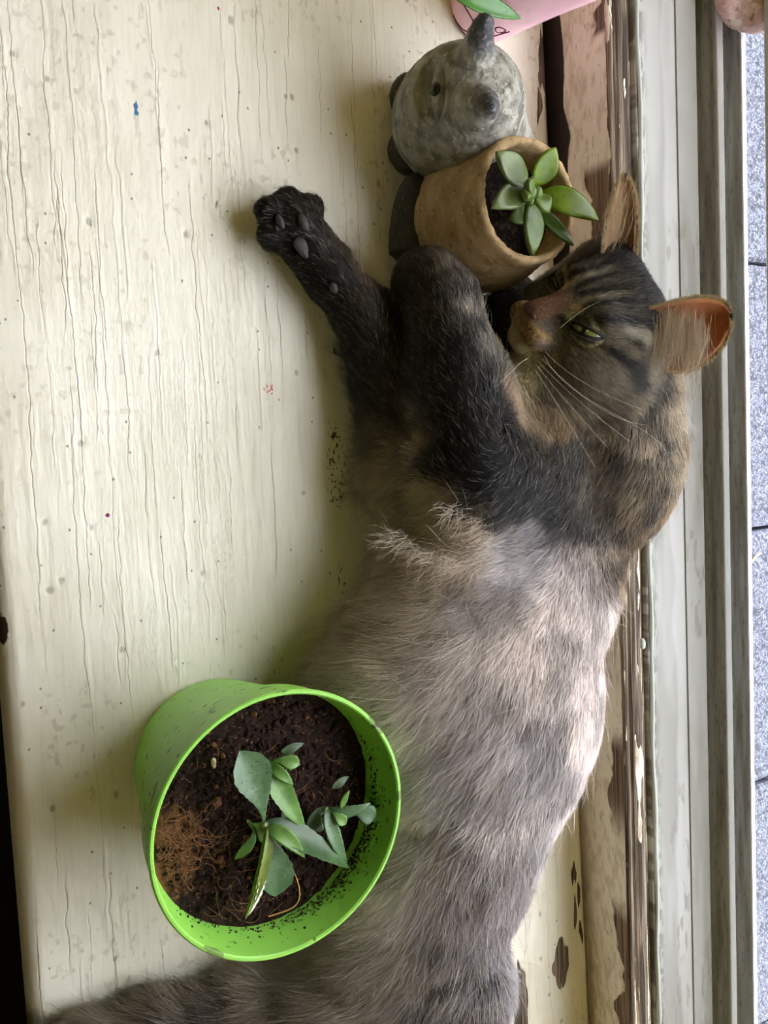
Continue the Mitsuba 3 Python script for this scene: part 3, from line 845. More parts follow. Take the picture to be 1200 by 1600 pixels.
# ---------------------------------------------------------------- the stone monster planter
def stone_color(p, n, uv):
    c = MIX(C3(160, 158, 148), C3(112, 110, 102), SS(0.3, 0.75, FBM(p.x * 130, p.y * 130, p.z * 130, 4)))
    pit = SS(0.72, 0.80, FBM(p.x * 1000, p.y * 1000, p.z * 1000, 3))
    pale = SS(0.60, 0.72, FBM(p.x * 260 + 3, p.y * 260, p.z * 260, 3))
    c = MIX(c, C3(192, 188, 178), pale * 0.6)
    c = MIX(c, C3(66, 64, 60), pit * 0.8)
    ol = SS(0.012, -0.004, p.z - 0.05 - 0.0)
    return c


def stone_h(p, n, uv):
    return FBM(p.x * 500, p.y * 500, p.z * 500, 4) - 0.8 * SS(0.66, 0.76, FBM(p.x * 700, p.y * 700, p.z * 700, 3))


mat("rough_stone", proc3(stone_color), 0.85, 0.25, bump=(stone_h, 0.0011, 2.5e-4))


def dark_stone(p, n, uv):
    c = MIX(C3(70, 68, 64), C3(46, 44, 42), FBM(p.x * 160, p.y * 160, p.z * 160, 3))
    return MIX(c, C3(110, 110, 112), SS(0.66, 0.78, FBM(p.x * 600, p.y * 600, p.z * 600, 3)) * 0.7)


mat("dark_stone", proc3(dark_stone), 0.7, 0.35, bump=(stone_h, 0.0006, 2.5e-4))


def horn_color(p, n, uv):
    c = MIX(C3(78, 78, 80), C3(56, 56, 60), FBM(p.x * 160, p.y * 160, p.z * 160, 3))
    c = MIX(c, C3(128, 130, 134), SS(0.58, 0.72, FBM(p.x * 500, p.y * 500, p.z * 500, 3)) * 0.7)
    return mi.Color3f(dr.lerp(stone_color(p, n, uv), c, SS(0.089, 0.102, p.z + 0.012 * (FBM(p.x * 200, p.y * 200, p.z * 200, 3) - 0.5))))


mat("horn_stone", proc3(horn_color), 0.6, 0.4, bump=(stone_h, 0.0008, 2.5e-4))
D = "monster_planter"
f = Field((0.225, 0.125, -0.002), (0.372, 0.250, 0.125), 0.0009)
f.ell((0.2885, 0.1938, 0.0485), (0.0336, 0.0345, 0.0450), k=0.006)
f.cone((0.306, 0.194, 0.022), (0.326, 0.190, 0.020), 0.027, 0.023, 0.02)
f.cone((0.300, 0.1985, 0.050), (0.333, 0.1870, 0.022), 0.0255, 0.0275, 0.018)
sn = unit(np.array([-0.93, 0.05, 0.34]))
st_ = unit(np.cross(np.array([0.0, 1.0, 0.02]), sn))
sy = np.cross(sn, st_)
ec = np.array([0.2555, 0.1945, 0.0666])
rot = np.stack([st_, sy, sn], 1)
f.ell(ec + sn * 0.0010 + st_ * 0.001, (0.0120, 0.0255, 0.0115), rot, k=0.0008, carve=True)
f.d = np.maximum(f.d, -(np.arange(f.d.shape[2]) * f.h + f.lo[2] - 0.0005)[None, None, :])
m = f.mesh()
trimesh.smoothing.filter_taubin(m, iterations=4)
m = rock(m, 0.0006, 260, 2)
put(D, m, "rough_stone", True, "grey stone one-eyed horned monster hugging a clay pot, above the cat's head", "garden figurine")
f = Field(ec - 0.03, ec + 0.03, 0.0008)
f.ell(ec - sn * 0.0102 + st_ * 0.0048, (0.0060, 0.0170, 0.0056), rot, k=0.002)
m = f.mesh()
trimesh.smoothing.filter_taubin(m, iterations=6)
mat("eye_stone", (112, 110, 98), 0.7, 0.3)
put(D + "__eye", rock(m, 0.0003, 500), "rough_stone", True, "recessed almond eye")
mat("black_glaze", (16, 15, 15), 0.35, 0.5)
pm = tmesh(trimesh.creation.icosphere(3, 1.0).vertices * [0.0034, 0.0036, 0.0018] @ rot.T + ec - sn * 0.0046 + st_ * 0.0042, trimesh.creation.icosphere(3, 1.0).faces)
put(D + "__eye__pupil", pm, "black_glaze", True, "round black pupil")
for pts, rr in (([(0.2800, 0.2044, 0.0780), (0.2762, 0.2088, 0.0880), (0.2718, 0.2123, 0.0970), (0.2695, 0.2142, 0.1030)], (0.0165, 0.0098, 0.0070, 0.0052)),
                ([(0.2778, 0.1830, 0.0820), (0.2759, 0.1797, 0.0900), (0.2739, 0.1768, 0.0970), (0.2725, 0.1747, 0.1020)], (0.0150, 0.0105, 0.0072, 0.0040))):
    q = spline(np.c_[np.array(pts), np.array(rr)], 24)
    tipc = [q[-1]] + [np.r_[q[-1, :3] + (q[-1, :3] - q[-2, :3]) / np.linalg.norm(q[-1, :3] - q[-2, :3]) * q[-1, 3] * t, q[-1, 3] * math.sqrt(max(1 - t * t, 0.001))] for t in (0.4, 0.7, 0.9, 0.98)]
    q = np.vstack([q[:-1], np.array(tipc)])
    h = tube(q[:, :3], q[:, 3], 28).subdivide()
    put(D + "__horn", rock(h, 0.0007, 300, 5), "horn_stone", True, "dark blunt stone horn")
for c, r in (((0.2804, 0.1830, 0.0120), (0.0150, 0.0145, 0.0120)), ((0.2830, 0.2147, 0.0120), (0.0145, 0.0150, 0.0120))):
    s = trimesh.creation.icosphere(4, 1.0)
    v = s.vertices * r + np.array(c)
    v[:, 2] = np.maximum(v[:, 2], 0.0006)
    put(D + "__foot", rock(tmesh(v, s.faces), 0.0005, 300), "dark_stone", True, "dark rounded stone foot")
q = spline([(0.2838, 0.1614, 0.0240), (0.2796, 0.1549, 0.0170), (0.2764, 0.1402, 0.0135), (0.2750, 0.1248, 0.0130), (0.2763, 0.1144, 0.0130)], 30)
ARM = q[::5]
put(D + "__arm", rock(tube(q, np.r_[[0.002, 0.0075, 0.0098], np.linspace(0.0110, 0.0122, 23), 0.0100, 0.0085, 0.006, 0.002], 32).subdivide(), 0.0004, 200), "dark_stone", True, "dark stone arm along the clay pot")


def clay_color(p, n, uv):
    c = MIX(C3(184, 158, 120), C3(158, 132, 94), SS(0.3, 0.7, FBM(p.x * 90, p.y * 90, p.z * 140, 4)))
    c = MIX(c, C3(206, 176, 136), SS(0.62, 0.76, FBM(p.x * 420, p.y * 420, p.z * 420, 3)) * 0.6)
    return MIX(c, C3(92, 70, 48), SS(0.68, 0.80, FBM(p.x * 500 + 5, p.y * 500, p.z * 500, 3)) * 0.7)


def clay_h(p, n, uv):
    return 0.8 * FBM(p.x * 420, p.y * 420, p.z * 420, 4) + 0.5 * FBM(p.x * 120, p.y * 120, p.z * 300, 2)


mat("rough_clay", proc3(clay_color), 0.85, 0.2, bump=(clay_h, 0.0007, 2.5e-4))
KC = np.array([0.3145, 0.1380, 0.0])
kp = [(0, 0.0004), (0.026, 0.0004), (0.030, 0.003), (0.0385, 0.014), (0.0425, 0.028), (0.0430, 0.038), (0.0412, 0.052), (0.0378, 0.066), (0.0362, 0.074), (0.0358, 0.0780), (0.0350, 0.0804), (0.0330, 0.0812), (0.0312, 0.0802), (0.0304, 0.0770), (0.0310, 0.068), (0.0318, 0.055), (0.0310, 0.045), (0.0, 0.044)]
kp = spline(np.array(kp), 70)
kp[:, 0] = np.maximum(kp[:, 0], 0)
kp[0] = (0, 0.0004)
kp[-1] = (0, 0.044)
m = rock(rock(rock(lathe(kp, 160, KC), 0.0012, 60, 4, 3), 0.0005, 240, 6, 3), 0.0008, 520, 9, 3)
put(D + "__clay_pot", m, "rough_clay", True, "rough tan clay pot with an uneven rim")
mat("black_soil", proc3(lambda p, n, uv: MIX(C3(22, 17, 15), C3(62, 48, 40), SS(0.45, 0.85, FBM(p.x * 600, p.y * 600, p.z * 600, 4)))), 0.95, 0.1)
put(D + "__soil", soil_mesh(KC, lambda z: 0.0316 + 0 * z, lambda x, y: 0.058 + 0.001 * x, 0.0018, 220, 30, 90, 6), "black_soil", True, "black soil in the clay pot")
KG = "rosette_succulent"
say(KG, "small green rosette succulent with thick pointed leaves in the clay pot", "succulent")


def jade(ca, cb):
    def fn(p, n, uv):
        c = MIX(C3(*ca), C3(*cb), SS(0.3, 0.75, FBM(p.x * 90, p.y * 90, p.z * 90, 3)))
        return MIX(c, C3(70, 74, 40), SS(0.70, 0.80, FBM(p.x * 420, p.y * 420, p.z * 420, 3)) * 0.5)
    return fn


mat("jade_leaf", proc3(jade((86, 108, 42), (66, 88, 36))), 0.32, 0.35)
mat("jade_leaf_bright", proc3(jade((110, 136, 30), (84, 110, 26))), 0.32, 0.35)
mat("jade_leaf_grey", proc3(jade((98, 112, 66), (78, 94, 52))), 0.32, 0.4)
for bs, b, mm, t, w, th in (
    ("jade_leaf_grey", (0.3099, 0.1458, 0.0840), (0.2957, 0.1484, 0.0900), (0.2816, 0.1560, 0.0940), 0.0190, 0.0050),
    ("jade_leaf_bright", (0.3174, 0.1460, 0.0840), (0.3181, 0.1533, 0.0900), (0.3216, 0.1629, 0.0960), 0.0165, 0.0050),
    ("jade_leaf_bright", (0.3208, 0.1386, 0.0840), (0.3316, 0.1354, 0.0920), (0.3539, 0.1271, 0.0940), 0.0165, 0.0055),
    ("jade_leaf_grey", (0.3089, 0.1381, 0.0860), (0.2947, 0.1354, 0.0900), (0.2803, 0.1271, 0.0900), 0.0150, 0.0048),
    ("jade_leaf", (0.3127, 0.1349, 0.0840), (0.3097, 0.1216, 0.0880), (0.3107, 0.1053, 0.0860), 0.0150, 0.0052),
    ("jade_leaf", (0.3220, 0.1347, 0.0780), (0.3296, 0.1257, 0.0820), (0.3440, 0.1141, 0.0840), 0.0098, 0.0044),
    ("jade_leaf", (0.3106, 0.1392, 0.0900), (0.3089, 0.1329, 0.0970), (0.3132, 0.1259, 0.0980), 0.0130, 0.0046),
    ("jade_leaf", (0.3109, 0.1384, 0.0880), (0.2998, 0.1381, 0.0990), (0.2952, 0.1403, 0.1020), 0.0110, 0.0050),
    ("jade_leaf", (0.3081, 0.1388, 0.0880), (0.2978, 0.1341, 0.0980), (0.2961, 0.1301, 0.1020), 0.0090, 0.0046),
    ("jade_leaf", (0.3232, 0.1384, 0.0700), (0.3162, 0.1326, 0.0700), (0.3093, 0.1303, 0.0680), 0.0110, 0.0040)):
    put(KG + "__leaf", leaf(b, mm, t, w, thick=th, cup=0.28, up=U, shape="drop", ns=30, nt=13), bs, 60)
for c, r in (((0.3042, 0.1356, 0.0990), 0.0034), ((0.3006, 0.1356, 0.0985), 0.0036), ((0.3021, 0.1321, 0.0960), 0.0030)):
    s = trimesh.creation.icosphere(3, 1.0)
    put(KG + "__bud", tmesh(s.vertices * [r, r * 1.1, r] + np.array(c), s.faces), "jade_leaf", True)
put(KG + "__stem", tube(spline([(0.3401, 0.1456, 0.0560), (0.3267, 0.1424, 0.0700), (0.3083, 0.1379, 0.0900)], 10), 0.0028, 10), "young_stem", True)

# ---------------------------------------------------------------- pink pot, its leaf, the wedge of stone
def pink_color(p, n, uv):
    return MIX(C3(240, 200, 216), C3(236, 190, 208), FBM(p.x * 40, p.y * 40, p.z * 40, 2))


mat("pink_glaze", proc3(pink_color), 0.35, 0.5)
PC = np.array([0.3445, 0.2865, 0.0])
PC[2] = 0
pk = [(0, 0.0004), (0.0190, 0.0004), (0.0222, 0.0015), (0.0240, 0.0050), (0.0278, 0.0300), (0.0325, 0.0600), (0.0380, 0.0900), (0.0410, 0.1080), (0.0414, 0.1110), (0.0406, 0.1120), (0.0396, 0.1110), (0.0380, 0.1000), (0.0368, 0.0940), (0, 0.093)]
put("pink_pot", lathe(pk, 96, PC), "pink_glaze", 25, "pale pink pot with dark line drawing, at the far end behind the monster", "plant pot")


mat("drawn_line", (104, 52, 66), 0.6, 0.3)
for pts in ([(0.3202, 0.2780, 0.0166), (0.3249, 0.2694, 0.0183), (0.3336, 0.2632, 0.0162), (0.3412, 0.2615, 0.0128)], [(0.3209, 0.2729, 0.0260), (0.3254, 0.2665, 0.0288), (0.3343, 0.2613, 0.0259)], [(0.3242, 0.2774, 0.0016), (0.3285, 0.2711, 0.0016), (0.3349, 0.2661, 0.0015)],
            [(0.3242, 0.2774, 0.0016), (0.3285, 0.2691, 0.0042), (0.3350, 0.2635, 0.0110)], [(0.3376, 0.2601, 0.0267), (0.3381, 0.2593, 0.0313), (0.3422, 0.2586, 0.0312), (0.3422, 0.2594, 0.0260), (0.3376, 0.2601, 0.0267)], [(0.3417, 0.2610, 0.0161), (0.3434, 0.2598, 0.0231), (0.3453, 0.2585, 0.0310)]):
    put("pink_pot__drawn_line", tube(spline(np.array(pts), 24), 0.00050, 6), "drawn_line", True)
put("pink_pot__soil", soil_mesh(PC, lambda z: 0.0376 + 0 * z, lambda x, y: 0.0985 + 0 * x, 0.0016, 200, 24, 60, 2), "black_soil", True)
mat("glossy_leaf", proc3(jade((70, 124, 44), (56, 104, 38))), 0.3, 0.5)
LP = "leafy_plant"
say(LP, "green plant in the pink pot, one narrow pointed leaf hanging over its rim", "plant")
put(LP + "__leaf", leaf((0.2646, 0.2396, 0.0820), (0.2864, 0.2363, 0.0840), (0.3135, 0.2370, 0.0800), 0.0105, thick=0.0016, cup=0.35, up=(0.1, -0.3, 0.95), shape="blade", ns=36, nt=13), "glossy_leaf", 50, "narrow pointed leaf with a pale midrib")
put(LP + "__leaf", leaf((0.3014, 0.2692, 0.0720), (0.2748, 0.2624, 0.0900), (0.2533, 0.2621, 0.0920), 0.0125, thick=0.0016, cup=0.35, up=U, shape="blade", ns=30, nt=11), "glossy_leaf", 50)
put(LP + "__stem", tube(spline([[PC[0], PC[1], 0.098], (np.array((0.2646, 0.2396, 0.0820)) + [PC[0], PC[1], 0.165]) / 2, (0.2646, 0.2396, 0.0820)], 12), 0.0014, 8), "young_stem", True)


def quartz(p, n, uv):
    c = MIX(C3(226, 196, 194), C3(196, 160, 156), SS(0.35, 0.7, FBM(p.x * 110, p.y * 160, p.z * 110, 4)))
    c = MIX(c, C3(122, 92, 86), SS(0.62, 0.72, FBM(p.x * 240, p.y * 120, p.z * 240, 3)) * 0.7)
    return MIX(c, C3(240, 224, 218), SS(0.6, 0.72, FBM(p.x * 140 + 6, p.y * 200, p.z * 140, 3)) * 0.8)


mat("pink_stone", proc3(quartz), 0.5, 0.4, bump=(stone_h, 0.0010, 3e-4))
s = trimesh.creation.icosphere(5, 1.0)
v = s.vertices / (np.sum(np.abs(s.vertices) ** 2.6, axis=1, keepdims=True) ** (1 / 2.6))
v = v * [0.036, 0.041, 0.0108] + [0.5345, 0.3255, 0.0614]
v = tmesh(v, s.faces)
v = rock(rock(v, 0.004, 45, 3, 2), 0.0008, 260, 8, 3)
v.vertices[:, 2] = np.clip(v.vertices[:, 2], 0.0502, 0.0727)
put("wedge_stone", v, "pink_stone", True, "mottled pinkish stone wedged on the metal rails under the raised sash", "stone")
# ---------------------------------------------------------------- the cat: one skin, then its fur
HC = np.array((0.3555, 0.0670, 0.0860))
HR = np.array([[0.070, -0.962, 0.264], [0.804, 0.210, 0.556], [-0.590, 0.174, 0.788]])   # columns: right, forward, crown
u_, _, v_ = np.linalg.svd(HR)
HR = u_ @ v_


def hd(x, y, z):
    return HC + HR @ (np.array([x, y, z], float) * 0.001)


TORSO = np.array([  # y, centre x, half width, half height
    (0.020, 0.3360, 0.0800, 0.0480), (-0.0179, 0.3339, 0.0985, 0.0500), (-0.0638, 0.3209, 0.0955, 0.0520), (-0.0970, 0.3043, 0.1005, 0.0560), (-0.1363, 0.2810, 0.1005, 0.0600), (-0.1736, 0.2850, 0.0916, 0.0600),
    (-0.1993, 0.2826, 0.0850, 0.0580), (-0.2343, 0.2640, 0.0769, 0.0560), (-0.2734, 0.2450, 0.0765, 0.0520), (-0.3029, 0.2310, 0.0640, 0.0480), (-0.3300, 0.2080, 0.0540, 0.0440)])


def torso(p, inset=0.0095):
    order = TORSO[::-1]
    y = p[..., 1]
    yc = np.clip(y, order[0, 0], order[-1, 0])
    from scipy.interpolate import PchipInterpolator
    cx, a, b = (PchipInterpolator(order[:, 0], order[:, k])(yc) for k in (1, 2, 3))
    a, b = a - inset, b - inset * 0.8
    q = ((p[..., 0] - cx) / a) ** 2 + ((p[..., 2] - b - 0.002) / b) ** 2 + ((y - yc) / 0.035) ** 2
    return (np.sqrt(q) - 1) * np.minimum(a, b)


F0 = Field((-0.06, -0.46, -0.004), (0.452, 0.215, 0.172), 0.0021)
F0.add(torso, (0.13, -0.38, -0.004), (0.44, 0.055, 0.125), 0.012)
F0.cone((0.3861, -0.0221, 0.0620), HC - HR[:, 1] * 0.006 - HR[:, 2] * 0.008, 0.044, 0.037, 0.018)      # neck
F0.cone((0.4056, -0.0015, 0.0660), (0.3946, 0.0304, 0.0800), 0.032, 0.026, 0.018)                          # nape
F0.cone((0.3119, -0.0219, 0.0600), (0.2770, -0.0161, 0.0660), 0.036, 0.033, 0.016)                            # shoulder
# near foreleg, bent at the wrist
F0.cone((0.2784, -0.0162, 0.0660), (0.2762, 0.0364, 0.0580), 0.0320, 0.0275, 0.012)
F0.cone((0.2762, 0.0364, 0.0580), (0.2727, 0.0832, 0.0500), 0.0275, 0.0208, 0.010)
F0.cone((0.2727, 0.0832, 0.0500), (0.2706, 0.0952, 0.0420), 0.0208, 0.0185, 0.008)
F0.cone((0.2706, 0.0952, 0.0420), (0.2727, 0.0823, 0.0220), 0.0190, 0.0170, 0.008)
# stretched foreleg, pads up
F0.cone((0.2607, -0.0107, 0.0300), (0.2494, 0.0396, 0.0240), 0.0270, 0.0185, 0.010)
F0.cone((0.2494, 0.0396, 0.0240), (0.2365, 0.0811, 0.0200), 0.0185, 0.0160, 0.008)
F0.cone((0.2365, 0.0811, 0.0200), (0.2193, 0.1020, 0.0180), 0.0160, 0.0145, 0.006)
F0.cone((0.2193, 0.1020, 0.0180), (0.1978, 0.1271, 0.0170), 0.0150, 0.0150, 0.006)
for q in (((0.1839, 0.1221, 0.0180)), ((0.1827, 0.1343, 0.0190)), ((0.1938, 0.1403, 0.0190)), ((0.2067, 0.1384, 0.0180))):
    F0.cone(np.array((0.1993, 0.1259, 0.0170)) * 0.5 + np.array(q) * 0.5, q, 0.0085, 0.0080, 0.004)
# hind leg and tail
F0.cone((0.2531, -0.3159, 0.0500), (0.1880, -0.3104, 0.0340), 0.040, 0.026, 0.016)
F0.cone((0.1880, -0.3104, 0.0340), (0.1454, -0.3089, 0.0220), 0.026, 0.018, 0.012)
tl = spline([(0.2427, -0.3633, 0.0260), (0.1560, -0.3263, 0.0220), (0.0919, -0.3086, 0.0180), (0.0403, -0.3064, 0.0160), (-0.0036, -0.3077, 0.0160)], 9)
for a_, b_, ra, rb in zip(tl[:-1], tl[1:], np.linspace(0.020, 0.0135, 8), np.linspace(0.0192, 0.013, 8)):
    F0.cone(a_, b_, ra, rb, 0.006)
# head
F0.ell(hd(0, -6, 5), (0.0365, 0.0380, 0.0325), HR, 0.012)
for sx in (-1, 1):
    F0.ell(hd(sx * 18, 10, -13), (0.0190, 0.0200, 0.0175), HR, 0.012)
    F0.ell(hd(sx * 13.5, 22, 15), (0.0105, 0.0100, 0.0075), HR, 0.008)
F0.ell(hd(25, 2, -4), (0.0165, 0.0190, 0.0185), HR, 0.012)
F0.ell(hd(23, -2, 19), (0.0190, 0.0210, 0.0190), HR, 0.012)
F0.cone(hd(0, 22, 9), hd(0, 47, -6), 0.0110, 0.0068, 0.009)
F0.ell(hd(0, 36, -14), (0.0155, 0.0130, 0.0095), HR, 0.008)
for sx in (-1, 1):
    F0.ell(hd(sx * 8.0, 43, -15), (0.0090, 0.0078, 0.0072), HR, 0.003)
F0.ell(hd(0, 38, -25), (0.0095, 0.0095, 0.0070), HR, 0.004)
for sx in (-1, 1):
    F0.ell(hd(sx * 19, 31.5, 6.5), (0.0085, 0.0065, 0.0055), HR, 0.005, carve=True)
F0.cone(hd(-2, 8, -26), (0.3386, 0.0206, 0.0600), 0.020, 0.026, 0.014)
F0.cone((0.382, 0.055, 0.030), (0.353, 0.090, 0.018), 0.027, 0.018, 0.016)
F0.cone((0.3376, 0.0162, 0.0680), (0.3232, 0.0364, 0.0660), 0.024, 0.016, 0.010)
gx = np.arange(F0.d.shape[0]) * F0.h + F0.lo[0]
gz = np.arange(F0.d.shape[2]) * F0.h + F0.lo[2]
F0.d = np.maximum(F0.d, -(gz - 0.0022)[None, None, :])
F0.d = np.maximum(F0.d, np.minimum(gx - 0.4035, 0.0555 - gz[None, :].T).T[:, None, :] if False else np.minimum((gx - 0.4035)[:, None], (0.0555 - gz)[None, :])[:, None, :])
gy = np.arange(F0.d.shape[1]) * F0.h + F0.lo[1]
pr = (0.0446 - 0.19 * np.maximum(gz - 0.040, 0))[None, None, :]                     # the body yields to the clay pot and the stone arm
dp = np.maximum(pr - np.hypot(gx[:, None] - KC[0], gy[None, :] - KC[1])[..., None], np.where(gz < 0.083, -1.0, -1.0)[None, None, :])
F0.d = np.maximum(F0.d, np.where(gz[None, None, :] < 0.083, dp, -1).astype(np.float32))
for a_, b_ in zip(ARM[:-1], ARM[1:]):
    F0.add(lambda p, a_=a_, b_=b_: sd_cone(p, a_, b_, 0.0138, 0.0138), np.minimum(a_, b_) - 0.014, np.maximum(a_, b_) + 0.014, 0.002, carve=True)
skin = F0.mesh()
parts = skin.split(only_watertight=False)
skin = max(parts, key=lambda m: len(m.faces))
trimesh.smoothing.filter_taubin(skin, iterations=10)

# coat colours by place on the body, in sRGB, with the reach of each patch
COAT = [
    ((0.3347, -0.1018, 0.0900), (198, 180, 172), .022), ((0.2945, -0.1109, 0.1100), (188, 170, 160), .02), ((0.2527, -0.0857, 0.1200), (168, 156, 150), .018), ((0.2214, -0.0813, 0.1200), (170, 152, 132), .022), ((0.2037, -0.0884, 0.1000), (168, 150, 120), .022), ((0.1973, -0.0993, 0.0700), (150, 132, 100), .018),
    ((0.3304, -0.1474, 0.0900), (206, 188, 180), .02), ((0.2596, -0.1168, 0.1200), (132, 124, 124), .013), ((0.2349, -0.1223, 0.1200), (176, 160, 150), .02), ((0.2051, -0.1103, 0.1200), (178, 160, 132), .02), ((0.1853, -0.1233, 0.0900), (176, 158, 122), .022),
    ((0.2925, -0.1607, 0.1100), (118, 112, 116), .013), ((0.3543, -0.1827, 0.0800), (204, 186, 180), .02), ((0.2500, -0.1452, 0.1200), (160, 148, 146), .016), ((0.2183, -0.1449, 0.1200), (180, 166, 156), .02), ((0.3098, -0.1861, 0.1000), (136, 128, 130), .012), ((0.2056, -0.1516, 0.1100), (190, 174, 154), .018),
    ((0.2734, -0.1849, 0.1100), (196, 182, 178), .018), ((0.2395, -0.1799, 0.1100), (190, 176, 172), .018), ((0.3278, -0.2172, 0.0900), (196, 182, 178), .018), ((0.2134, -0.1972, 0.1000), (190, 172, 158), .018), ((0.2453, -0.2132, 0.1000), (128, 120, 121), .012), ((0.2228, -0.1925, 0.1100), (146, 134, 130), .012), ((0.3071, -0.2350, 0.0900), (178, 168, 168), .018),
    ((0.2780, -0.2456, 0.0900), (140, 130, 132), .018), ((0.2021, -0.2326, 0.0900), (200, 184, 170), .020), ((0.2086, -0.2146, 0.1000), (198, 182, 170), .016), ((0.2382, -0.2442, 0.0900), (122, 114, 115), .016), ((0.2611, -0.2666, 0.0900), (128, 122, 126), .018), ((0.3071, -0.2879, 0.0700), (170, 160, 162), .016), ((0.2348, -0.2775, 0.0800), (106, 99, 97), .018), ((0.2023, -0.2660, 0.0800), (164, 150, 132), .016),
    ((0.2789, -0.3241, 0.0600), (146, 138, 142), .018), ((0.2328, -0.3185, 0.0600), (104, 97, 94), .018), ((0.2054, -0.2982, 0.0500), (150, 138, 120), .015), ((0.1927, -0.3223, 0.0400), (104, 94, 82), .015), ((0.1583, -0.2937, 0.0400), (136, 124, 108), .015), ((0.1426, -0.3046, 0.0300), (112, 100, 84), .012), ((0.1177, -0.2912, 0.0300), (96, 84, 70), .015),
    ((0.0904, -0.2841, 0.0300), (120, 108, 90), .012), ((0.0677, -0.2821, 0.0300), (132, 120, 100), .012), ((0.0496, -0.2748, 0.0300), (112, 100, 82), .012), ((0.2889, -0.3710, 0.0300), (138, 130, 132), .015),
    # chest, throat and the short-haired patch in the armpit
    ((0.2467, 0.0009, 0.0500), (112, 98, 70), .016), ((0.2409, -0.0281, 0.0500), (140, 124, 92), .018), ((0.2359, -0.0483, 0.0700), (150, 134, 102), .018), ((0.2260, -0.0706, 0.0500), (148, 130, 98), .016), ((0.2540, -0.0472, 0.0900), (188, 160, 128), .014), ((0.2470, -0.0311, 0.0800), (150, 128, 98), .010),
    ((0.2631, -0.0563, 0.1000), (206, 186, 170), .010), ((0.2959, -0.0632, 0.1000), (184, 174, 174), .014), ((0.2698, -0.0657, 0.1100), (184, 170, 164), .015), ((0.3057, -0.0506, 0.1000), (122, 118, 126), .009), ((0.2745, -0.0422, 0.1000), (78, 74, 78), .009), ((0.2882, -0.0317, 0.1000), (32, 31, 33), .012), ((0.3261, -0.0162, 0.1000), (58, 54, 48), .012), ((0.3382, -0.0755, 0.0900), (160, 146, 142), .013),
    ((0.3828, -0.0734, 0.0800), (104, 84, 60), .014), ((0.4084, -0.1081, 0.0600), (92, 76, 58), .014), ((0.4007, -0.0465, 0.0800), (108, 90, 66), .016), ((0.3493, -0.0536, 0.0900), (92, 82, 74), .014), ((0.3557, -0.0271, 0.1000), (96, 84, 68), .016), ((0.3278, -0.0346, 0.1000), (46, 43, 42), .015), ((0.3023, -0.0203, 0.1000), (36, 35, 36), .016), ((0.2711, -0.0219, 0.1000), (26, 25, 27), .016),
    ((0.3992, -0.0140, 0.0900), (106, 94, 76), .016), ((0.3463, -0.0043, 0.1000), (92, 82, 70), .016), ((0.4056, 0.0091, 0.1000), (140, 126, 104), .016), ((0.3673, 0.0132, 0.1100), (112, 98, 80), .016), ((0.3125, 0.0006, 0.1000), (76, 68, 58), .014), ((0.2896, 0.0014, 0.1000), (48, 44, 42), .012), ((0.3038, 0.0317, 0.0900), (150, 126, 96), .012), ((0.3173, 0.0190, 0.0900), (136, 114, 86), .012),
    ((0.3539, -0.0687, 0.0900), (92, 82, 72), .011), ((0.3246, -0.0552, 0.1000), (104, 98, 98), .009), ((0.3768, -0.0869, 0.0800), (112, 94, 72), .010),
    # near foreleg
    ((0.2462, -0.0170, 0.1000), (30, 29, 32), .018), ((0.2460, 0.0032, 0.0900), (38, 36, 37), .014), ((0.2498, 0.0275, 0.0800), (44, 41, 38), .014), ((0.2720, 0.0197, 0.0900), (50, 47, 46), .012), ((0.2844, 0.0486, 0.0800), (112, 108, 102), .009), ((0.2550, 0.0481, 0.0800), (42, 40, 42), .012), ((0.2782, 0.0711, 0.0700), (118, 112, 104), .009), ((0.2544, 0.0702, 0.0700), (64, 58, 50), .012),
    ((0.2709, 0.0939, 0.0600), (84, 76, 66), .012), ((0.2556, 0.0913, 0.0500), (62, 55, 46), .012), ((0.2642, 0.0368, 0.0900), (70, 66, 64), .008),
    ((0.353, 0.090, 0.020), (44, 42, 36), .016), ((0.335, 0.080, 0.03), (60, 54, 44), .012),
    # stretched foreleg
    ((0.2449, 0.0160, 0.0400), (76, 66, 48), .013), ((0.2375, 0.0381, 0.0400), (56, 49, 38), .013), ((0.2286, 0.0668, 0.0400), (54, 47, 38), .012), ((0.2374, 0.1004, 0.0350), (110, 94, 72), .010), ((0.2428, 0.0826, 0.0350), (84, 73, 57), .010), ((0.2222, 0.0888, 0.0350), (44, 39, 33), .010), ((0.2113, 0.1092, 0.0350), (44, 38, 33), .012), ((0.2224, 0.1183, 0.0300), (86, 70, 56), .007),
    ((0.2011, 0.0956, 0.0300), (30, 27, 25), .010), ((0.1874, 0.1256, 0.0300), (38, 34, 32), .014), ((0.2071, 0.1310, 0.0300), (56, 49, 42), .010), ((0.1791, 0.1378, 0.0200), (36, 32, 30), .012)]
cp_, cc_, cs_ = np.array([c[0] for c in COAT]), np.array([lin(*c[1]) for c in COAT]), np.array([c[2] for c in COAT])


def soft_mean(p, pts, vals, sig):
    d2 = ((p[:, None] - pts[None]) ** 2).sum(-1)
    w = np.exp(-d2 / (np.asarray(sig) ** 2)[None]) + 1e-6 / (d2 + 1e-5) * 1e-3
    return (w @ vals) / w.sum(1, keepdims=True)


def chunked(fn, p, n=40000):
    return np.vstack([fn(p[i:i + n]) for i in range(0, len(p), n)])


def smooth_np(a, b, x):
    t = np.clip((x - a) / (b - a), 0, 1)
    return t * t * (3 - 2 * t)


def local(p):
    return (p - HC) @ HR * 1000.0


def face_weight(p):
    q = local(p)
    return smooth_np(58, 46, np.linalg.norm(q * [1, 0.85, 1] - [0, 6, 0], axis=1)) * smooth_np(-34, -16, q[:, 1])


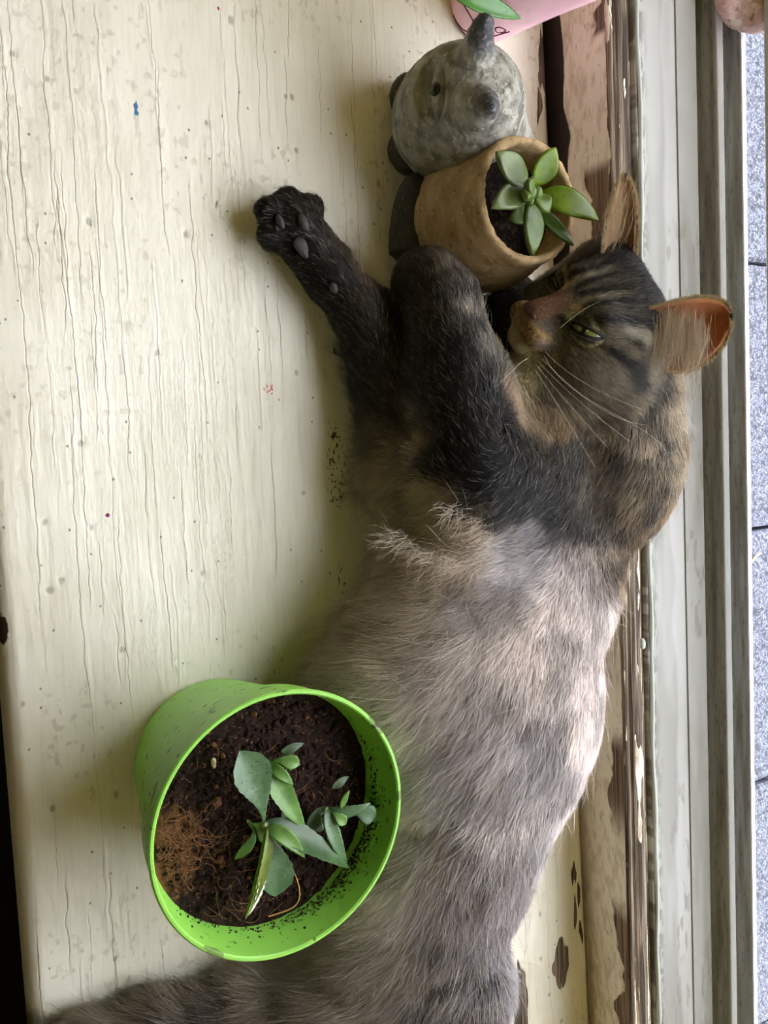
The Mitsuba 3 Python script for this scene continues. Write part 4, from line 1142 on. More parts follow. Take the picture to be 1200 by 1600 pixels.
def face_color(q):
    """Tabby markings of the face from its own coordinates in millimetres."""
    x, y, z = np.abs(q[:, 0]), q[:, 1], q[:, 2]
    n = meshkit.fbm(q * 0.12, 3, 4) - 0.5
    c = np.tile(lin(98, 91, 78), (len(q), 1))

    def over(m, col):
        c[:] = c * (1 - m[:, None]) + lin(*col) * m[:, None]

    xs, zs = x + 5 * n, z + 6 * n
    over(smooth_np(14, 26, z + 4 * n), (74, 69, 62))
    for x0, w in ((3.0, 2.2), (11.0, 2.6), (20.5, 2.8)):
        over(np.exp(-((xs - x0 - 0.16 * (z - 14)) / w) ** 2) * smooth_np(9, 17, z), (28, 27, 28))
    over(np.exp(-((x - 7.2 - 0.1 * (z - 14)) / 1.8) ** 2) * smooth_np(8, 15, z) * smooth_np(34, 22, z) * 0.7, (150, 142, 128))
    over(smooth_np(27, 36, z + 5 * n), (34, 33, 35))
    # strokes: the stripe from the outer corner of the eye, the one below it, the pale bands between
    m3 = np.stack([x + 3 * n, y, z + 3 * n], 1)

    def stroke(pts, w, col, k=1.0):
        d = np.full(len(q), 1e9)
        for a, b in zip(pts[:-1], pts[1:]):
            a, b = np.array(a, float), np.array(b, float)
            t = np.clip((m3 - a) @ (b - a) / ((b - a) @ (b - a)), 0, 1)
            d = np.minimum(d, np.linalg.norm(m3 - a - t[:, None] * (b - a), axis=1))
        over(k * smooth_np(w * 1.25, w * 0.6, d), col)

    stroke([(14, 32, -3), (24, 27, -2), (32, 16, -4)], 4.5, (84, 80, 70), 0.9)
    stroke([(17, 25, 15), (25, 14, 20), (31, 2, 24)], 3.4, (150, 144, 130))
    stroke([(24, 19, 15), (31, 8, 18)], 2.2, (36, 34, 34), 0.8)
    stroke([(27, 20, 7), (36, 6, 9), (42, -10, 4)], 3.4, (30, 28, 28))
    stroke([(37, 3, 10), (40, -8, 0)], 6.0, (40, 38, 37), 0.9)
    stroke([(22, 28, -5), (34, 14, -4), (41, -2, -7)], 2.8, (160, 146, 120), 0.9)
    stroke([(24, 26, -11), (35, 11, -12), (43, -8, -15)], 2.8, (44, 40, 37), 0.9)
    stroke([(18, 30, -14), (32, 15, -19), (40, -4, -24)], 3.4, (152, 130, 96), 0.9)
    # dark streak from the inner corner beside the nose, tan spot above it
    over(np.exp(-(((x - 9.5) / 3.2) ** 2 + ((z - 3.0) / 4.5) ** 2)) * smooth_np(24, 31, y) * 1.0, (14, 13, 14))
    over(np.exp(-(((x - 9.0) / 3.0) ** 2 + ((z - 10.5) / 2.6) ** 2)) * smooth_np(22, 28, y), (190, 160, 112))
    over(smooth_np(9.0, 6.0, x) * smooth_np(35, 40, y) * smooth_np(-9, -4, z), (112, 80, 64))
    # muzzle
    mz = smooth_np(35, 40, y) * smooth_np(-7.0, -9.5, z) * smooth_np(17, 14, x)
    over(mz, (164, 134, 92))
    for r_, z0 in enumerate((-11.5, -14.2, -17.0)):
        over(mz * np.exp(-((z - z0) / 0.9) ** 2) * (np.sin((x + r_ * 0.9) * 2.3) > -0.1) * smooth_np(5, 7, x), (44, 34, 28))
    over(smooth_np(30, 35, y) * smooth_np(-19.5, -21.5, z), (176, 164, 132))
    over(smooth_np(13, 17, x) * smooth_np(33, 28, y) * smooth_np(-8, -13, z) * smooth_np(24, 18, x) * 0.8, (150, 124, 88))
    # light rims of the eyelids
    e = np.sqrt(((x - 19) / 9.5) ** 2 + ((z - 7) / 5.8) ** 2)
    over(np.exp(-((e - 1.0) / 0.16) ** 2) * smooth_np(20, 26, y), (158, 150, 112))
    over(smooth_np(0.95, 0.8, e) * smooth_np(20, 26, y), (48, 46, 36))
    return c


def coat(p):
    wv = (np.stack([meshkit.fbm(p * 70, 3, s) for s in (1, 2, 3)], 1) - 0.48) * 0.018
    c = chunked(lambda q: soft_mean(q, cp_, cc_, cs_), p + wv)
    bands = np.clip(1 + (0.55 + 0.5 * smooth_np(0.03, 0.10, c.mean(1)) * smooth_np(0.28, 0.18, c.mean(1))) * (meshkit.fbm(p * [75, 95, 80], 3, 9) - 0.5) * 2.2, 0.35, 1.8)
    c = c * bands[:, None]
    blot = smooth_np(0.48, 0.60, meshkit.fbm((p + 1.5 * wv) * [52, 38, 30], 4, 14))[:, None] * smooth_np(0.20, 0.30, c.mean(1))[:, None]
    c = c * (1 - 0.42 * blot * np.array([1.0, 0.96, 0.92]))
    c = 1.16 * np.clip(c, 1e-4, 1) ** 1.13
    lum = c.mean(1, keepdims=True)
    c = (lum + (c - lum) * (0.80 - 0.2 * smooth_np(0.15, 0.3, lum))) * (0.5 + 0.5 * smooth_np(0.03, 0.13, lum)) * (1 + 0.12 * smooth_np(0.10, 0.26, lum))
    w = face_weight(p)[:, None]
    return c * (1 - w) + face_color(local(p)) * w if w.max() > 0 else c


# the way the fur lies: short arrows on the body
FLOW = [((0.3224, -0.1135, 0.1000), (0.3146, -0.1271, 0.1000)), ((0.2603, -0.1002, 0.1200), (0.2522, -0.1119, 0.1180)), ((0.2208, -0.0940, 0.1200), (0.2131, -0.1033, 0.1150)), ((0.2016, -0.0964, 0.0900), (0.1951, -0.1049, 0.0750)), ((0.1837, -0.1154, 0.0800), (0.1782, -0.1230, 0.0600)), ((0.1969, -0.1276, 0.1200), (0.1902, -0.1353, 0.1100)),
        ((0.3597, -0.1839, 0.0800), (0.3526, -0.2007, 0.0800)), ((0.2661, -0.1624, 0.1200), (0.2586, -0.1757, 0.1180)), ((0.2321, -0.1644, 0.1100), (0.2211, -0.1746, 0.1080)), ((0.3172, -0.2301, 0.0900), (0.3119, -0.2484, 0.0850)), ((0.2535, -0.2192, 0.1000), (0.2487, -0.2362, 0.0950)), ((0.2126, -0.2141, 0.1000), (0.2070, -0.2290, 0.0900)), ((0.2844, -0.2833, 0.0800), (0.2827, -0.3058, 0.0700)),
        ((0.2391, -0.2790, 0.0800), (0.2344, -0.2986, 0.0700)), ((0.2038, -0.2718, 0.0700), (0.1960, -0.2844, 0.0550)), ((0.2757, -0.3410, 0.0500), (0.2702, -0.3616, 0.0400)), ((0.2127, -0.3204, 0.0500), (0.1990, -0.3288, 0.0400)), ((0.1578, -0.3010, 0.0400), (0.1467, -0.3119, 0.0300)), ((0.1245, -0.2975, 0.0300), (0.1116, -0.2991, 0.0250)), ((0.0740, -0.2846, 0.0300), (0.0615, -0.2861, 0.0250)), ((0.0408, -0.2810, 0.0250), (0.0293, -0.2841, 0.0200)), ((0.1509, -0.2890, 0.0400), (0.1430, -0.2861, 0.0300)), ((0.1180, -0.2859, 0.0300), (0.1105, -0.2840, 0.0200)),
        ((0.3854, -0.0778, 0.0800), (0.3941, -0.0985, 0.0700)), ((0.3394, -0.0559, 0.1000), (0.3314, -0.0714, 0.1000)), ((0.2961, -0.0590, 0.1000), (0.2765, -0.0649, 0.1050)), ((0.2528, -0.0512, 0.1000), (0.2409, -0.0601, 0.1000)), ((0.2294, -0.0539, 0.0800), (0.2198, -0.0607, 0.0700)), ((0.2349, -0.0274, 0.0600), (0.2328, -0.0352, 0.0400)), ((0.2420, -0.0062, 0.0500), (0.2384, -0.0152, 0.0350)),
        ((0.3990, -0.0220, 0.0900), (0.4006, -0.0398, 0.0850)), ((0.3458, -0.0191, 0.1000), (0.3333, -0.0324, 0.1000)), ((0.3071, -0.0170, 0.1000), (0.2911, -0.0260, 0.1000)), ((0.2709, -0.0253, 0.1000), (0.2619, -0.0370, 0.1000)), ((0.4057, 0.0130, 0.1000), (0.4203, -0.0036, 0.0900)), ((0.3570, 0.0134, 0.1100), (0.3597, -0.0019, 0.1050)), ((0.3269, 0.0037, 0.1000), (0.3205, -0.0112, 0.1000)), ((0.3085, 0.0334, 0.0900), (0.3124, 0.0184, 0.0880)), ((0.2984, 0.0121, 0.0900), (0.3005, -0.0023, 0.0900)),
        ((0.2505, -0.0139, 0.1000), (0.2514, 0.0002, 0.0950)), ((0.2421, 0.0067, 0.0900), (0.2421, 0.0208, 0.0800)), ((0.2723, 0.0266, 0.0900), (0.2716, 0.0415, 0.0850)), ((0.2547, 0.0412, 0.0800), (0.2529, 0.0556, 0.0750)), ((0.2767, 0.0702, 0.0750), (0.2767, 0.0854, 0.0650)), ((0.2617, 0.0827, 0.0600), (0.2620, 0.0967, 0.0500)),
        ((0.2430, 0.0119, 0.0500), (0.2420, 0.0264, 0.0400)), ((0.2379, 0.0454, 0.0400), (0.2348, 0.0605, 0.0350)), ((0.2301, 0.0820, 0.0350), (0.2244, 0.0948, 0.0300)), ((0.2109, 0.1022, 0.0350), (0.2037, 0.1139, 0.0300)), ((0.1890, 0.1245, 0.0350), (0.1805, 0.1345, 0.0300)), ((0.1799, 0.1249, 0.0300), (0.1699, 0.1266, 0.0200)), ((0.1941, 0.1090, 0.0300), (0.1871, 0.1135, 0.0200))]
fp_ = np.array([a for a, b in FLOW])
fd_ = unit(np.array([np.array(b) - np.array(a) for a, b in FLOW]))
LENGTH = [((0.3127, -0.1120, 0.1000), .022), ((0.2588, -0.1336, 0.1200), .026), ((0.2016, -0.1066, 0.1200), .032), ((0.1879, -0.1061, 0.0800), .034), ((0.3279, -0.2133, 0.0900), .022), ((0.2313, -0.1812, 0.1100), .028), ((0.2544, -0.2680, 0.0900), .028), ((0.2246, -0.3075, 0.0600), .030), ((0.1428, -0.3010, 0.0300), .030), ((0.0911, -0.2945, 0.0250), .028), ((0.0384, -0.2831, 0.0200), .026),
          ((0.3911, -0.0784, 0.0800), .022), ((0.3402, -0.0336, 0.1000), .014), ((0.2931, -0.0233, 0.1000), .012), ((0.2539, -0.0479, 0.0900), .007), ((0.2631, -0.0563, 0.1000), .020), ((0.2961, -0.0590, 0.1000), .018), ((0.2317, -0.0514, 0.0700), .026), ((0.2392, -0.0207, 0.0500), .024), ((0.3997, 0.0015, 0.1000), .018), ((0.3516, 0.0030, 0.1000), .013), ((0.3061, 0.0317, 0.0900), .020), ((0.2464, -0.0137, 0.1000), .010),
          ((0.2544, 0.0344, 0.0800), .010), ((0.2769, 0.0444, 0.0850), .013), ((0.2662, 0.0865, 0.0600), .009), ((0.2414, 0.0308, 0.0400), .012), ((0.2351, 0.0966, 0.0350), .012), ((0.2109, 0.1022, 0.0350), .007), ((0.1875, 0.1274, 0.0300), .0055), ((0.1768, 0.1307, 0.0200), .008), ((0.1077, -0.2819, 0.0300), .030)]
lp_, lv_ = np.array([a for a, b in LENGTH]), np.array([[b] for a, b in LENGTH])

EYES = []
for sx in (-1, 1):
    c0 = hd(sx * 16.8, 22.0, 6.5)
    w0 = HR @ unit(np.array([sx * 0.42, 0.90, 0.10]))
    a0 = HR @ unit(np.array([sx * 0.78, -0.56, 0.44 if sx < 0 else 0.10]))
    a0 = unit(a0 - w0 * (a0 @ w0))
    EYES.append((c0, 0.0107, a0, np.cross(w0, a0) * (1 if (np.cross(w0, a0) @ HR[:, 2]) > 0 else -1), w0))

COLLIDE += [(GC[0], GC[1], 0.170, 0.0460, 0.112), (KC[0], KC[1], 0.0, 0.0450, 0.080)]
scene["fur"] = {"type": "twosided", "bsdf": {"type": "principled", "base_color": VC, "roughness": 0.55, "specular": 0.14}}
scene["skin"] = {"type": "twosided", "bsdf": {"type": "diffuse", "reflectance": VC}}
sv = np.array(skin.vertices)
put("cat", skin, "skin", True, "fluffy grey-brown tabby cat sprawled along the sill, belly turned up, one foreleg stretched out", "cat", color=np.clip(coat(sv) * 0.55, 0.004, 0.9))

# roots of the hairs
pads_px = [((0.1842, 0.1274, 0.0262), 0.0021, 0.0042), ((0.1958, 0.1266, 0.0268), 0.0028, 0.0048), ((0.1955, 0.1137, 0.0310), 0.0050, 0.0062), ((0.2128, 0.0926, 0.0325), 0.0024, 0.0034)]


def roots(n, seed, want):
    r = np.random.default_rng(seed)
    area = skin.area_faces * want(skin.triangles_center, skin.face_normals)
    f = r.choice(len(area), n, p=area / area.sum())
    u, v = r.uniform(0, 1, n), r.uniform(0, 1, n)
    k = u + v > 1
    u[k], v[k] = 1 - u[k], 1 - v[k]
    tri = skin.triangles[f]
    p = tri[:, 0] + u[:, None] * (tri[:, 1] - tri[:, 0]) + v[:, None] * (tri[:, 2] - tri[:, 0])
    vn = skin.vertex_normals[skin.faces[f]]
    return p, unit(vn[:, 0] * (1 - u - v)[:, None] + vn[:, 1] * u[:, None] + vn[:, 2] * v[:, None])


def seen(c, nrm):
    v = unit(CAM - c)
    w = ((nrm * v).sum(1) > -0.30) * (c[:, 2] > 0.004) * (c[:, 1] > -0.43) * 1.0
    return w


def fur_len(p):
    return chunked(lambda q: soft_mean(q, lp_, lv_, np.full(len(lp_), 0.022)), p)[:, 0]


def fur_flow(p):
    return chunked(lambda q: soft_mean(q, fp_, fd_, np.full(len(fp_), 0.022)), p)


def bare(p):
    """Where no hair grows: eyes, nose leather, paw pads."""
    q = local(p)
    m = np.zeros(len(p), bool)
    for c, r, a, b, w in EYES:
        d = (p - c) @ np.stack([a, b, w], 1)
        m |= (np.abs(d[:, 0]) < 0.0088) & (np.abs(d[:, 1]) < 0.0030) & (d[:, 2] > 0.002)
    m |= (np.abs(q[:, 0]) < 6.2) & (q[:, 1] > 46) & (q[:, 2] > -14) & (q[:, 2] < -3.5)
    for c, a, b in pads_px:
        m |= np.linalg.norm((p - np.array(c)) * [1, 1, 0.6], axis=1) < max(a, b) * 0.85
    return m


def tone(c, r, at=None, lock=14):
    """Each hair's own shade: lighter and darker hairs side by side, pale tips among dark fur."""
    n = len(c)
    lum = c.mean(1)
    soft = 1 - 0.55 * smooth_np(0.16, 0.34, lum)
    g = np.exp(r.normal(0, 0.20, n) * soft)
    if at is not None:
        sd = at[r.choice(n, max(n // lock, 2), replace=False)]
        g *= np.exp(r.normal(0, 0.26, len(sd))[cKDTree(sd).query(at)[1]] * soft)
    c = c * g[:, None]
    pick = r.uniform(0, 1, n)
    pale = (pick < 0.07) & (lum < 0.12)
    c[pale] = c[pale] * 0.4 + lin(150, 144, 136) * 0.45
    tan = (pick > 0.88) & (lum > 0.07) & (lum < 0.30)
    c[tan] = c[tan] * 0.5 + lin(172, 150, 122) * 0.5
    return c


hair_parts = []
HAIRS = 1.0
rg = np.random.default_rng(21)
# long coat of the body
p, n = roots(int(310000 * HAIRS), 1, lambda c, nr: seen(c, nr) * (face_weight(c) < 0.5) * np.where(c[:, 0] < 0.25, np.where(c[:, 1] > -0.04, 1.5, 1.0), 1.0))
k = ~bare(p)
p, n = p[k], n[k]
L = fur_len(p) * 0.82
c = tone(coat(p), rg, p, 22)
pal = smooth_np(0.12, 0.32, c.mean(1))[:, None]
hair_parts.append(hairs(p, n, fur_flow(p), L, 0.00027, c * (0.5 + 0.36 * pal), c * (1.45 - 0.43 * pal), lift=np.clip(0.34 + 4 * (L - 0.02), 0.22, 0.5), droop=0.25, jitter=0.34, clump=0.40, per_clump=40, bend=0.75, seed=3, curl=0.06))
# short fur of the face
p, n = roots(int(80000 * HAIRS), 2, lambda c, nr: seen(c, nr) * (face_weight(c) > 0.35))
k = ~bare(p)
p, n = p[k], n[k]
q = local(p)
L = 0.0035 + 0.0065 * smooth_np(34, 10, q[:, 1]) + 0.006 * smooth_np(22, 34, np.abs(q[:, 0])) * smooth_np(0, -12, q[:, 2])
L += 0.006 * smooth_np(20, 34, q[:, 0])
L *= 1 - 0.82 * smooth_np(30, 41, q[:, 1])
fl = q - np.array([0, 47, -3]) + np.array([0, 0, 1.0]) * 0
fl = unit(fl) @ HR.T + 0.25 * (-HR[:, 1])
c = tone(coat(p), rg, p, 10)
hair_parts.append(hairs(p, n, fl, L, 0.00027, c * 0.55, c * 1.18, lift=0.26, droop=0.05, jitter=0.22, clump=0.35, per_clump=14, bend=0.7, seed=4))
# loose pale guard hairs over belly and legs
p, n = roots(int(3000 * HAIRS), 5, lambda c, nr: seen(c, nr) * (face_weight(c) < 0.2))
k = ~bare(p)
p, n = p[k], n[k]
c = coat(p)
c = c * 0.55 + lin(208, 198, 184) * (0.12 + 0.33 * smooth_np(0.05, 0.25, c.mean(1)))[:, None]
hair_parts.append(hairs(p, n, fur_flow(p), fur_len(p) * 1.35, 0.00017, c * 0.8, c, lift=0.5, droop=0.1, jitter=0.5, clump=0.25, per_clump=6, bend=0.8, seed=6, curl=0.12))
# the wispy fringe along the side that faces the room
p, n = roots(int(12000 * HAIRS), 9, lambda c, nr: (nr[:, 0] < -0.35) * (c[:, 2] > 0.006) * (c[:, 2] < 0.065) * (c[:, 1] < 0.06) * (c[:, 1] > -0.42) * (face_weight(c) < 0.1) * 1.0)
c = tone(coat(p) * 0.85, rg)
hair_parts.append(hairs(p, n, fur_flow(p) * 0.8 + np.array([-0.5, -0.15, 0.05]), fur_len(p) * 1.45, 0.00016, c * 0.7, c, lift=0.55, droop=0.3, jitter=0.45, clump=0.3, per_clump=12, bend=0.9, seed=10, curl=0.12))
# the lock of hair that edges the bare armpit
rl = np.random.default_rng(31)
path = spline([(0.2422, -0.0320, 0.0930), (0.2555, -0.0395, 0.1000), (0.2632, -0.0493, 0.1020), (0.2560, -0.0588, 0.1020), (0.2439, -0.0606, 0.0980), (0.2283, -0.0538, 0.0880), (0.2182, -0.0460, 0.0700)], 40)
pp = path[rl.integers(0, 40, 420)] + rl.normal(0, 0.0028, (420, 3))
nn = np.tile(unit(np.array([-0.25, 0, 0.95])), (420, 1))
cc = tone(np.tile(lin(186, 170, 152), (420, 1)), rl)
hair_parts.append(hairs(pp, nn, np.tile(unit(np.array([-0.8, -0.35, 0.1])), (420, 1)), 0.014, 0.00015, cc * 0.8, cc, lift=0.4, jitter=0.7, clump=0.3, per_clump=30, bend=0.9, seed=7, curl=0.2))
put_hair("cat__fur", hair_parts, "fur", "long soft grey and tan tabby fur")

# ears: a hollowed leaf of skin with a dark furred back
scene["ear_skin"] = {"type": "principledthin", "base_color": VC, "roughness": 0.6, "diff_trans": 0.9, "spec_trans": 0.0, "eta": 1.3}


def ear(key, top, bot, depth, inner, tipcol, label, seed, back):
    nu, nv = 26, 21
    a, b = spline(top, nu), spline(bot, nu)
    v = np.linspace(0, 1, nv)[None, :, None]
    u = np.linspace(0, 1, nu)[:, None]
    g = a[:, None] * (1 - v) + b[:, None] * v
    w = unit(g.mean((0, 1)) - CAM)
    w = unit(w * 0.8 + np.array(back) * 0.6)
    dep = depth * np.sin(np.pi * v[..., 0]) ** 0.8 * (1 - 0.55 * u ** 2)
    inn = g + w * dep[..., None]
    outr = inn + w * (0.0011 * np.sin(np.pi * np.clip(v[..., 0], 0.02, 0.98)))[..., None]
    col = np.array(lin(*inner))[None, None] * (1 - u[..., None]) + np.array(lin(*tipcol))[None, None] * u[..., None]
    col = np.broadcast_to(col, (nu, nv, 3)).reshape(-1, 3)
    ring = np.concatenate([inn, outr[:, ::-1]], 1)
    f = grid_faces(nu, 2 * nv, wrap_v=True)
    m = tmesh(ring.reshape(-1, 3), f)
    cc = np.concatenate([col.reshape(nu, nv, 3), col.reshape(nu, nv, 3)[:, ::-1] * 0.8], 1).reshape(-1, 3)
    r = np.random.default_rng(seed)
    k = put(key, m, "ear_skin", True, label, color=np.clip(cc, 0, 0.95))
    # short fur of the back and the pale rim
    tri = r.integers(0, nu - 1, 5000), r.integers(0, nv, 5000)
    uu = r.uniform(0, 1, (5000, 1))
    pt = outr[tri[0], tri[1]] * (1 - uu) + outr[tri[0] + 1, tri[1]] * uu
    fl = unit(np.array(top[-1]) - np.array(top[0]))
    cb = tone(np.tile(lin(64, 58, 54), (5000, 1)), r)
    gn = np.cross(np.gradient(outr, axis=0), np.gradient(outr, axis=1))
    gn = unit(gn * np.sign((gn * w).sum(-1, keepdims=True)))
    P1 = hairs(pt, gn[tri[0], tri[1]], np.tile(fl, (5000, 1)), 0.0032, 0.00028, cb * 0.8, cb, lift=0.3, droop=0, clump=0, seed=seed)
    n2 = 1700
    e = r.integers(0, nu - 1, n2)
    uu = r.uniform(0, 1, (n2, 1))
    side = r.uniform(0, 1, n2) < 0.5
    pa = a[e] * (1 - uu) + a[e + 1] * uu
    pb = b[e] * (1 - uu) + b[e + 1] * uu
    pt = np.where(side[:, None], pa, pb)
    outw = unit(np.where(side[:, None], pa - pb, pb - pa) + 1e-6)
    cr = tone(np.tile(lin(196, 176, 138), (n2, 1)), r)
    P2 = hairs(pt, np.tile(-w, (n2, 1)), unit(outw + fl * 0.9), 0.0030, 0.00022, cr, cr, lift=0.2, droop=0, clump=0, seed=seed + 1)
    put_hair(k + "__short_fur", [P1, P2], "fur")
    return k, a, b, w, inn


k1, a1, b1, w1, in1 = ear("cat__ear", [(0.3601, 0.0712, 0.1240), (0.3698, 0.0741, 0.1360), (0.3824, 0.0743, 0.1460), (0.3909, 0.0709, 0.1500), (0.3950, 0.0663, 0.1500)], [(0.3817, 0.0408, 0.1140), (0.3971, 0.0397, 0.1220), (0.4022, 0.0468, 0.1340), (0.4005, 0.0562, 0.1440), (0.3968, 0.0637, 0.1490)], 0.013, (156, 112, 88), (206, 138, 92), "large upright ear with an orange-pink inside", 41, (0.5, 0.3, -0.5))
k2, a2, b2, w2, in2 = ear("cat__ear", [(0.3590, 0.0980, 0.0940), (0.3456, 0.1161, 0.1090), (0.3424, 0.1306, 0.1180), (0.3428, 0.1383, 0.1220), (0.3453, 0.1414, 0.1230)], [(0.3788, 0.1003, 0.0980), (0.3634, 0.1200, 0.1140), (0.3559, 0.1315, 0.1200), (0.3495, 0.1381, 0.1230), (0.3467, 0.1415, 0.1230)], 0.010, (150, 118, 96), (186, 152, 118), "far ear seen from its narrow side", 45, (0.3, 0.5, -0.5))


def tuft(key, rts, direction, length, n, color, seed, label, wid=0.00020, curl=0.1):
    r = np.random.default_rng(seed)
    rts = np.array(rts)
    p = rts[r.integers(0, len(rts), n)] + r.normal(0, 0.0030, (n, 3))
    nr = np.tile(unit(CAM - rts.mean(0)), (n, 1))
    c = tone(np.tile(lin(*color), (n, 1)), r)
    put_hair(key, [hairs(p, nr, np.tile(unit(np.array(direction)), (n, 1)), length, wid, c * 0.9, c, lift=0.25, droop=0.1, jitter=0.16, clump=0.25, per_clump=7, bend=1.0, seed=seed, curl=curl, segs=5)], "fur", label)


def lift_to(p, q, t):
    return np.array(p) * (1 - t) + CAM * t


tr = np.vstack([spline([(0.3668, 0.0676, 0.1260), (0.3740, 0.0673, 0.1340), (0.3831, 0.0638, 0.1410)], 24), spline([(0.3689, 0.0617, 0.1240), (0.3775, 0.0611, 0.1300), (0.3856, 0.0587, 0.1380)], 24)])
tuft(k1 + "__ear_tuft", tr, np.array((0.3938, 0.0379, 0.1220)) - np.array((0.3778, 0.0658, 0.1360)), 0.027, 620, (206, 188, 168), 51, "long pale hairs across the ear opening")
tuft(k1 + "__ear_tuft", spline([(0.3845, 0.0555, 0.1380), (0.3871, 0.0490, 0.1340)], 10), np.array((0.3987, 0.0246, 0.1120)) - np.array((0.3872, 0.0526, 0.1340)), 0.036, 40, (232, 218, 196), 52, None)
tr = spline([(0.3533, 0.1094, 0.1060), (0.3456, 0.1192, 0.1130), (0.3438, 0.1312, 0.1190)], 30)
tuft(k2 + "__ear_tuft", tr, np.array((0.3484, 0.1370, 0.1240)) - np.array((0.3514, 0.1153, 0.1100)), 0.018, 190, (206, 182, 150), 53, "tan hairs inside the ear")

# eyes
mat("eye_ball", {"type": "mesh_attribute", "name": "vertex_color"}, 0.08, 0.6, clearcoat=1.0, clearcoat_gloss=0.98)
mat("eyelid_skin", (82, 76, 62), 0.85, 0.1)
mat("eye_rim", (16, 14, 12), 0.6, 0.2)
th = np.linspace(0, np.pi, 49)
ph = np.linspace(0, 2 * np.pi, 65)
for (ce, r, a, b, w), open_, lab in zip(EYES, (0.20, 0.13), ("half-closed green eye", "far green eye, half closed")):
    V = np.stack([np.sin(th)[:, None] * np.cos(ph)[None], np.sin(th)[:, None] * np.sin(ph)[None], np.broadcast_to(np.cos(th)[:, None], (49, 65))], -1)
    bulge = 1 + 0.10 * np.exp(-(th / 0.55) ** 2)[:, None, None]
    M = np.stack([a, b, w])
    pts = ((V * bulge).reshape(-1, 3) * r) @ M + ce
    u_, v_ = V[..., 0].ravel(), V[..., 1].ravel()
    rad = np.sqrt(u_ ** 2 + v_ ** 2)
    front = V[..., 2].ravel() > 0
    col = np.tile(lin(60, 50, 38), (len(u_), 1))
    iris = front & (rad < 0.78)
    col[iris] = lin(122, 128, 66)
    col[front & (rad < 0.30)] = lin(108, 114, 50)
    col[front & (np.abs(u_) < 0.10) & (np.abs(v_) < 0.6)] = lin(10, 10, 8)
    col[front & (rad > 0.72) & (rad < 0.80)] = lin(24, 24, 16)
    ek = put("cat__eye", tmesh(pts, grid_faces(49, 65)), "eye_ball", True, lab, color=col)
    rims = []
    nu, nv = 41, 12
    us = np.linspace(-0.99, 0.99, nu)
    for sgn, hgt in ((1, open_), (-1, open_ * 0.75)):
        edge = sgn * hgt * np.sqrt(np.clip(1 - (np.abs(us) / 0.93) ** 2.2, 0, 1)) - 0.02
        cx = np.sqrt(np.clip(1 - us ** 2, 0, 1))
        far = sgn * cx * 0.97
        t = np.linspace(0, 1, nv)
        vv = edge[:, None] * (1 - t) + far[:, None] * t
        vv = np.clip(vv, -cx[:, None] * 0.995, cx[:, None] * 0.995)
        ww = np.sqrt(np.clip(1 - us[:, None] ** 2 - vv ** 2, 0, 1))
        D3 = np.stack([np.broadcast_to(us[:, None], vv.shape), vv, ww], -1)
        bl = 1 + 0.10 * np.exp(-(np.arccos(np.clip(ww, -1, 1)) / 0.55) ** 2)[..., None]
        o1 = (D3 * bl * (r * 1.065)).reshape(-1, 3) @ M + ce
        i1 = (D3 * bl * (r * 1.005)).reshape(-1, 3) @ M + ce
        ring = np.concatenate([o1.reshape(nu, nv, 3), i1.reshape(nu, nv, 3)[:, ::-1]], 1)
        lk = put(ek + "__eyelid", tmesh(ring.reshape(-1, 3), grid_faces(nu, 2 * nv, wrap_v=True)), "eyelid_skin", True)
        gi = rng.integers(0, nu - 1, 700), rng.integers(2, nv, 700)
        og = o1.reshape(nu, nv, 3)
        lp = og[gi[0], gi[1]] + (og[gi[0] + 1, gi[1]] - og[gi[0], gi[1]]) * rng.uniform(0, 1, (700, 1))
        ln = unit(lp - ce)
        kk = (ln * unit(CAM - lp)).sum(1) > -0.2
        lp, ln = lp[kk], ln[kk]
        lc = tone(coat(lp), rng)
        put_hair(lk + "__short_fur", [hairs(lp, ln, unit((local(lp) - np.array([0, 47, -3]))) @ HR.T, 0.0034, 0.00024, lc * 0.6, lc * 1.15, lift=0.25, droop=0, jitter=0.25, clump=0, seed=61)], "fur")
        rims.append(o1.reshape(nu, nv, 3)[:, 0])
    rim = np.vstack([rims[0], rims[1][::-1][1:-1]])
    put(ek + "__eye_rim", tube(np.vstack([rim, rim[:2]]), 0.00075, 8), "eye_rim", True, "dark rim of the eye")

# nose leather, pads, whiskers
mat("nose_leather", (76, 49, 43), 0.55, 0.4)
Fn = Field((-0.011, 0.036, -0.020), (0.011, 0.060, 0.004), 0.0005)
Fn.ell((0, 0.0502, -0.0062), (0.0064, 0.0034, 0.0032), None, 0.002)
Fn.cone((0, 0.0505, -0.0070), (0, 0.0495, -0.0120), 0.0030, 0.0015, 0.002)
for sx in (-1, 1):
    Fn.ell((sx * 0.0044, 0.0530, -0.0078), (0.0014, 0.0018, 0.0010), None, 0.0008, carve=True)
nm = Fn.mesh()
trimesh.smoothing.filter_taubin(nm, iterations=6)
put("cat__nose", tmesh(np.array(nm.vertices) @ HR.T + HC, nm.faces), "nose_leather", True, "brownish pink nose")
mat("pad_leather", proc3(lambda p, n, uv: MIX(C3(60, 58, 57), C3(46, 45, 44), FBM(p.x * 900, p.y * 900, p.z * 900, 2))), 0.6, 0.35)
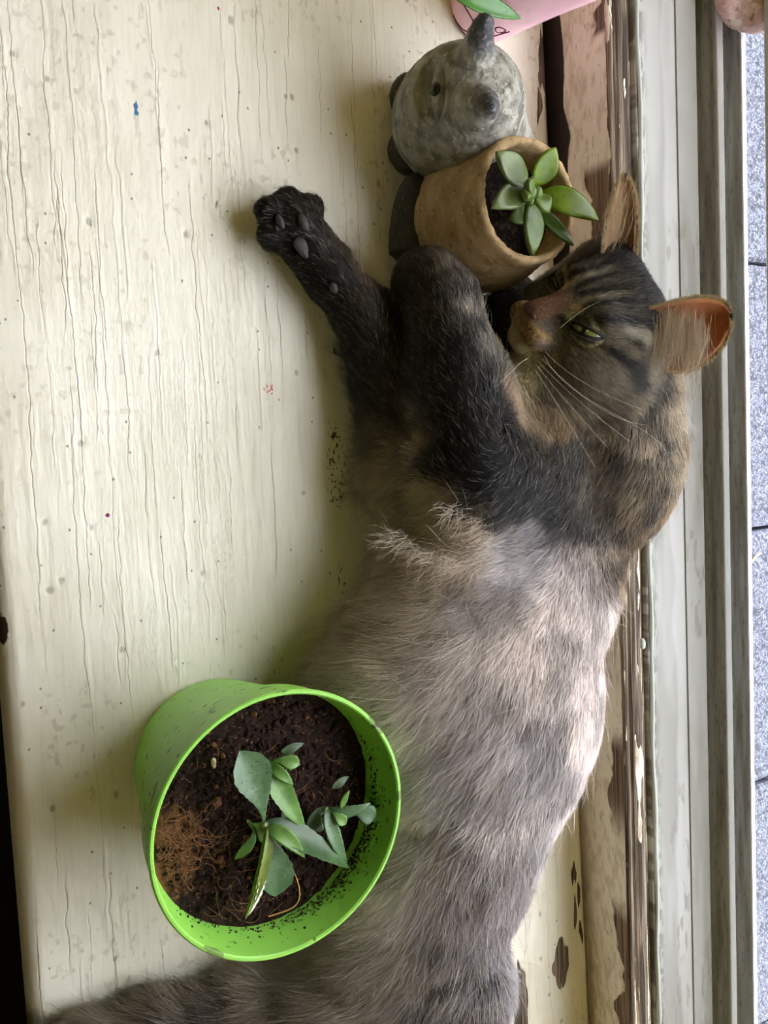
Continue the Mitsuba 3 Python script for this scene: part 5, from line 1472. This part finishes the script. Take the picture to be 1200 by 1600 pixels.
ico = trimesh.creation.icosphere(3, 1.0)
for (c, a, b), tri in zip(pads_px, (0, 0, 1, 0)):
    v = ico.vertices.copy()
    if tri:
        v[:, 0] *= 0.75 + 0.35 * v[:, 1]
    ang = 0.42
    R2 = np.array([[math.cos(ang), -math.sin(ang), 0], [math.sin(ang), math.cos(ang), 0], [0, 0, 1.0]])
    sk = trimesh.proximity.ProximityQuery(skin) if False else None
    d = F0.at(np.array([c]))[0]
    zc = c[2] - d
    put("cat__paw_pad", tmesh((v * [a, b, 0.0022]) @ R2.T + [c[0], c[1], zc + 0.0006], ico.faces), "pad_leather", True, "bare grey paw pad")
mat("whisker_hair", (226, 220, 210), 0.4, 0.5)
for pts in ([(0.3082, 0.0454, 0.0920), (0.3147, 0.0307, 0.1040), (0.3264, 0.0143, 0.1160), (0.3485, -0.0013, 0.1200)], [(0.3084, 0.0472, 0.0940), (0.3203, 0.0283, 0.1080), (0.3367, 0.0132, 0.1200), (0.3549, 0.0075, 0.1260)], [(0.3103, 0.0487, 0.0940), (0.3245, 0.0267, 0.1060), (0.3440, 0.0113, 0.1200), (0.3819, -0.0143, 0.1180)],
            [(0.3063, 0.0439, 0.0920), (0.3145, 0.0283, 0.1000), (0.3222, 0.0142, 0.1080), (0.3393, -0.0043, 0.1120)], [(0.3096, 0.0506, 0.0960), (0.3187, 0.0351, 0.1100), (0.3303, 0.0243, 0.1220), (0.3483, 0.0158, 0.1300)], [(0.3070, 0.0413, 0.0900), (0.3133, 0.0242, 0.0980), (0.3200, 0.0080, 0.1040), (0.3331, -0.0148, 0.1080)],
            [(0.3105, 0.0621, 0.1080), (0.3125, 0.0674, 0.1180), (0.3170, 0.0713, 0.1240), (0.3214, 0.0735, 0.1280)], [(0.3026, 0.0476, 0.0900), (0.2903, 0.0433, 0.0960), (0.2780, 0.0359, 0.1000), (0.2700, 0.0305, 0.1000)]):
    put("cat__whisker", tube(spline(pts, 18), np.linspace(0.00010, 0.00004, 18), 5), "whisker_hair", True)
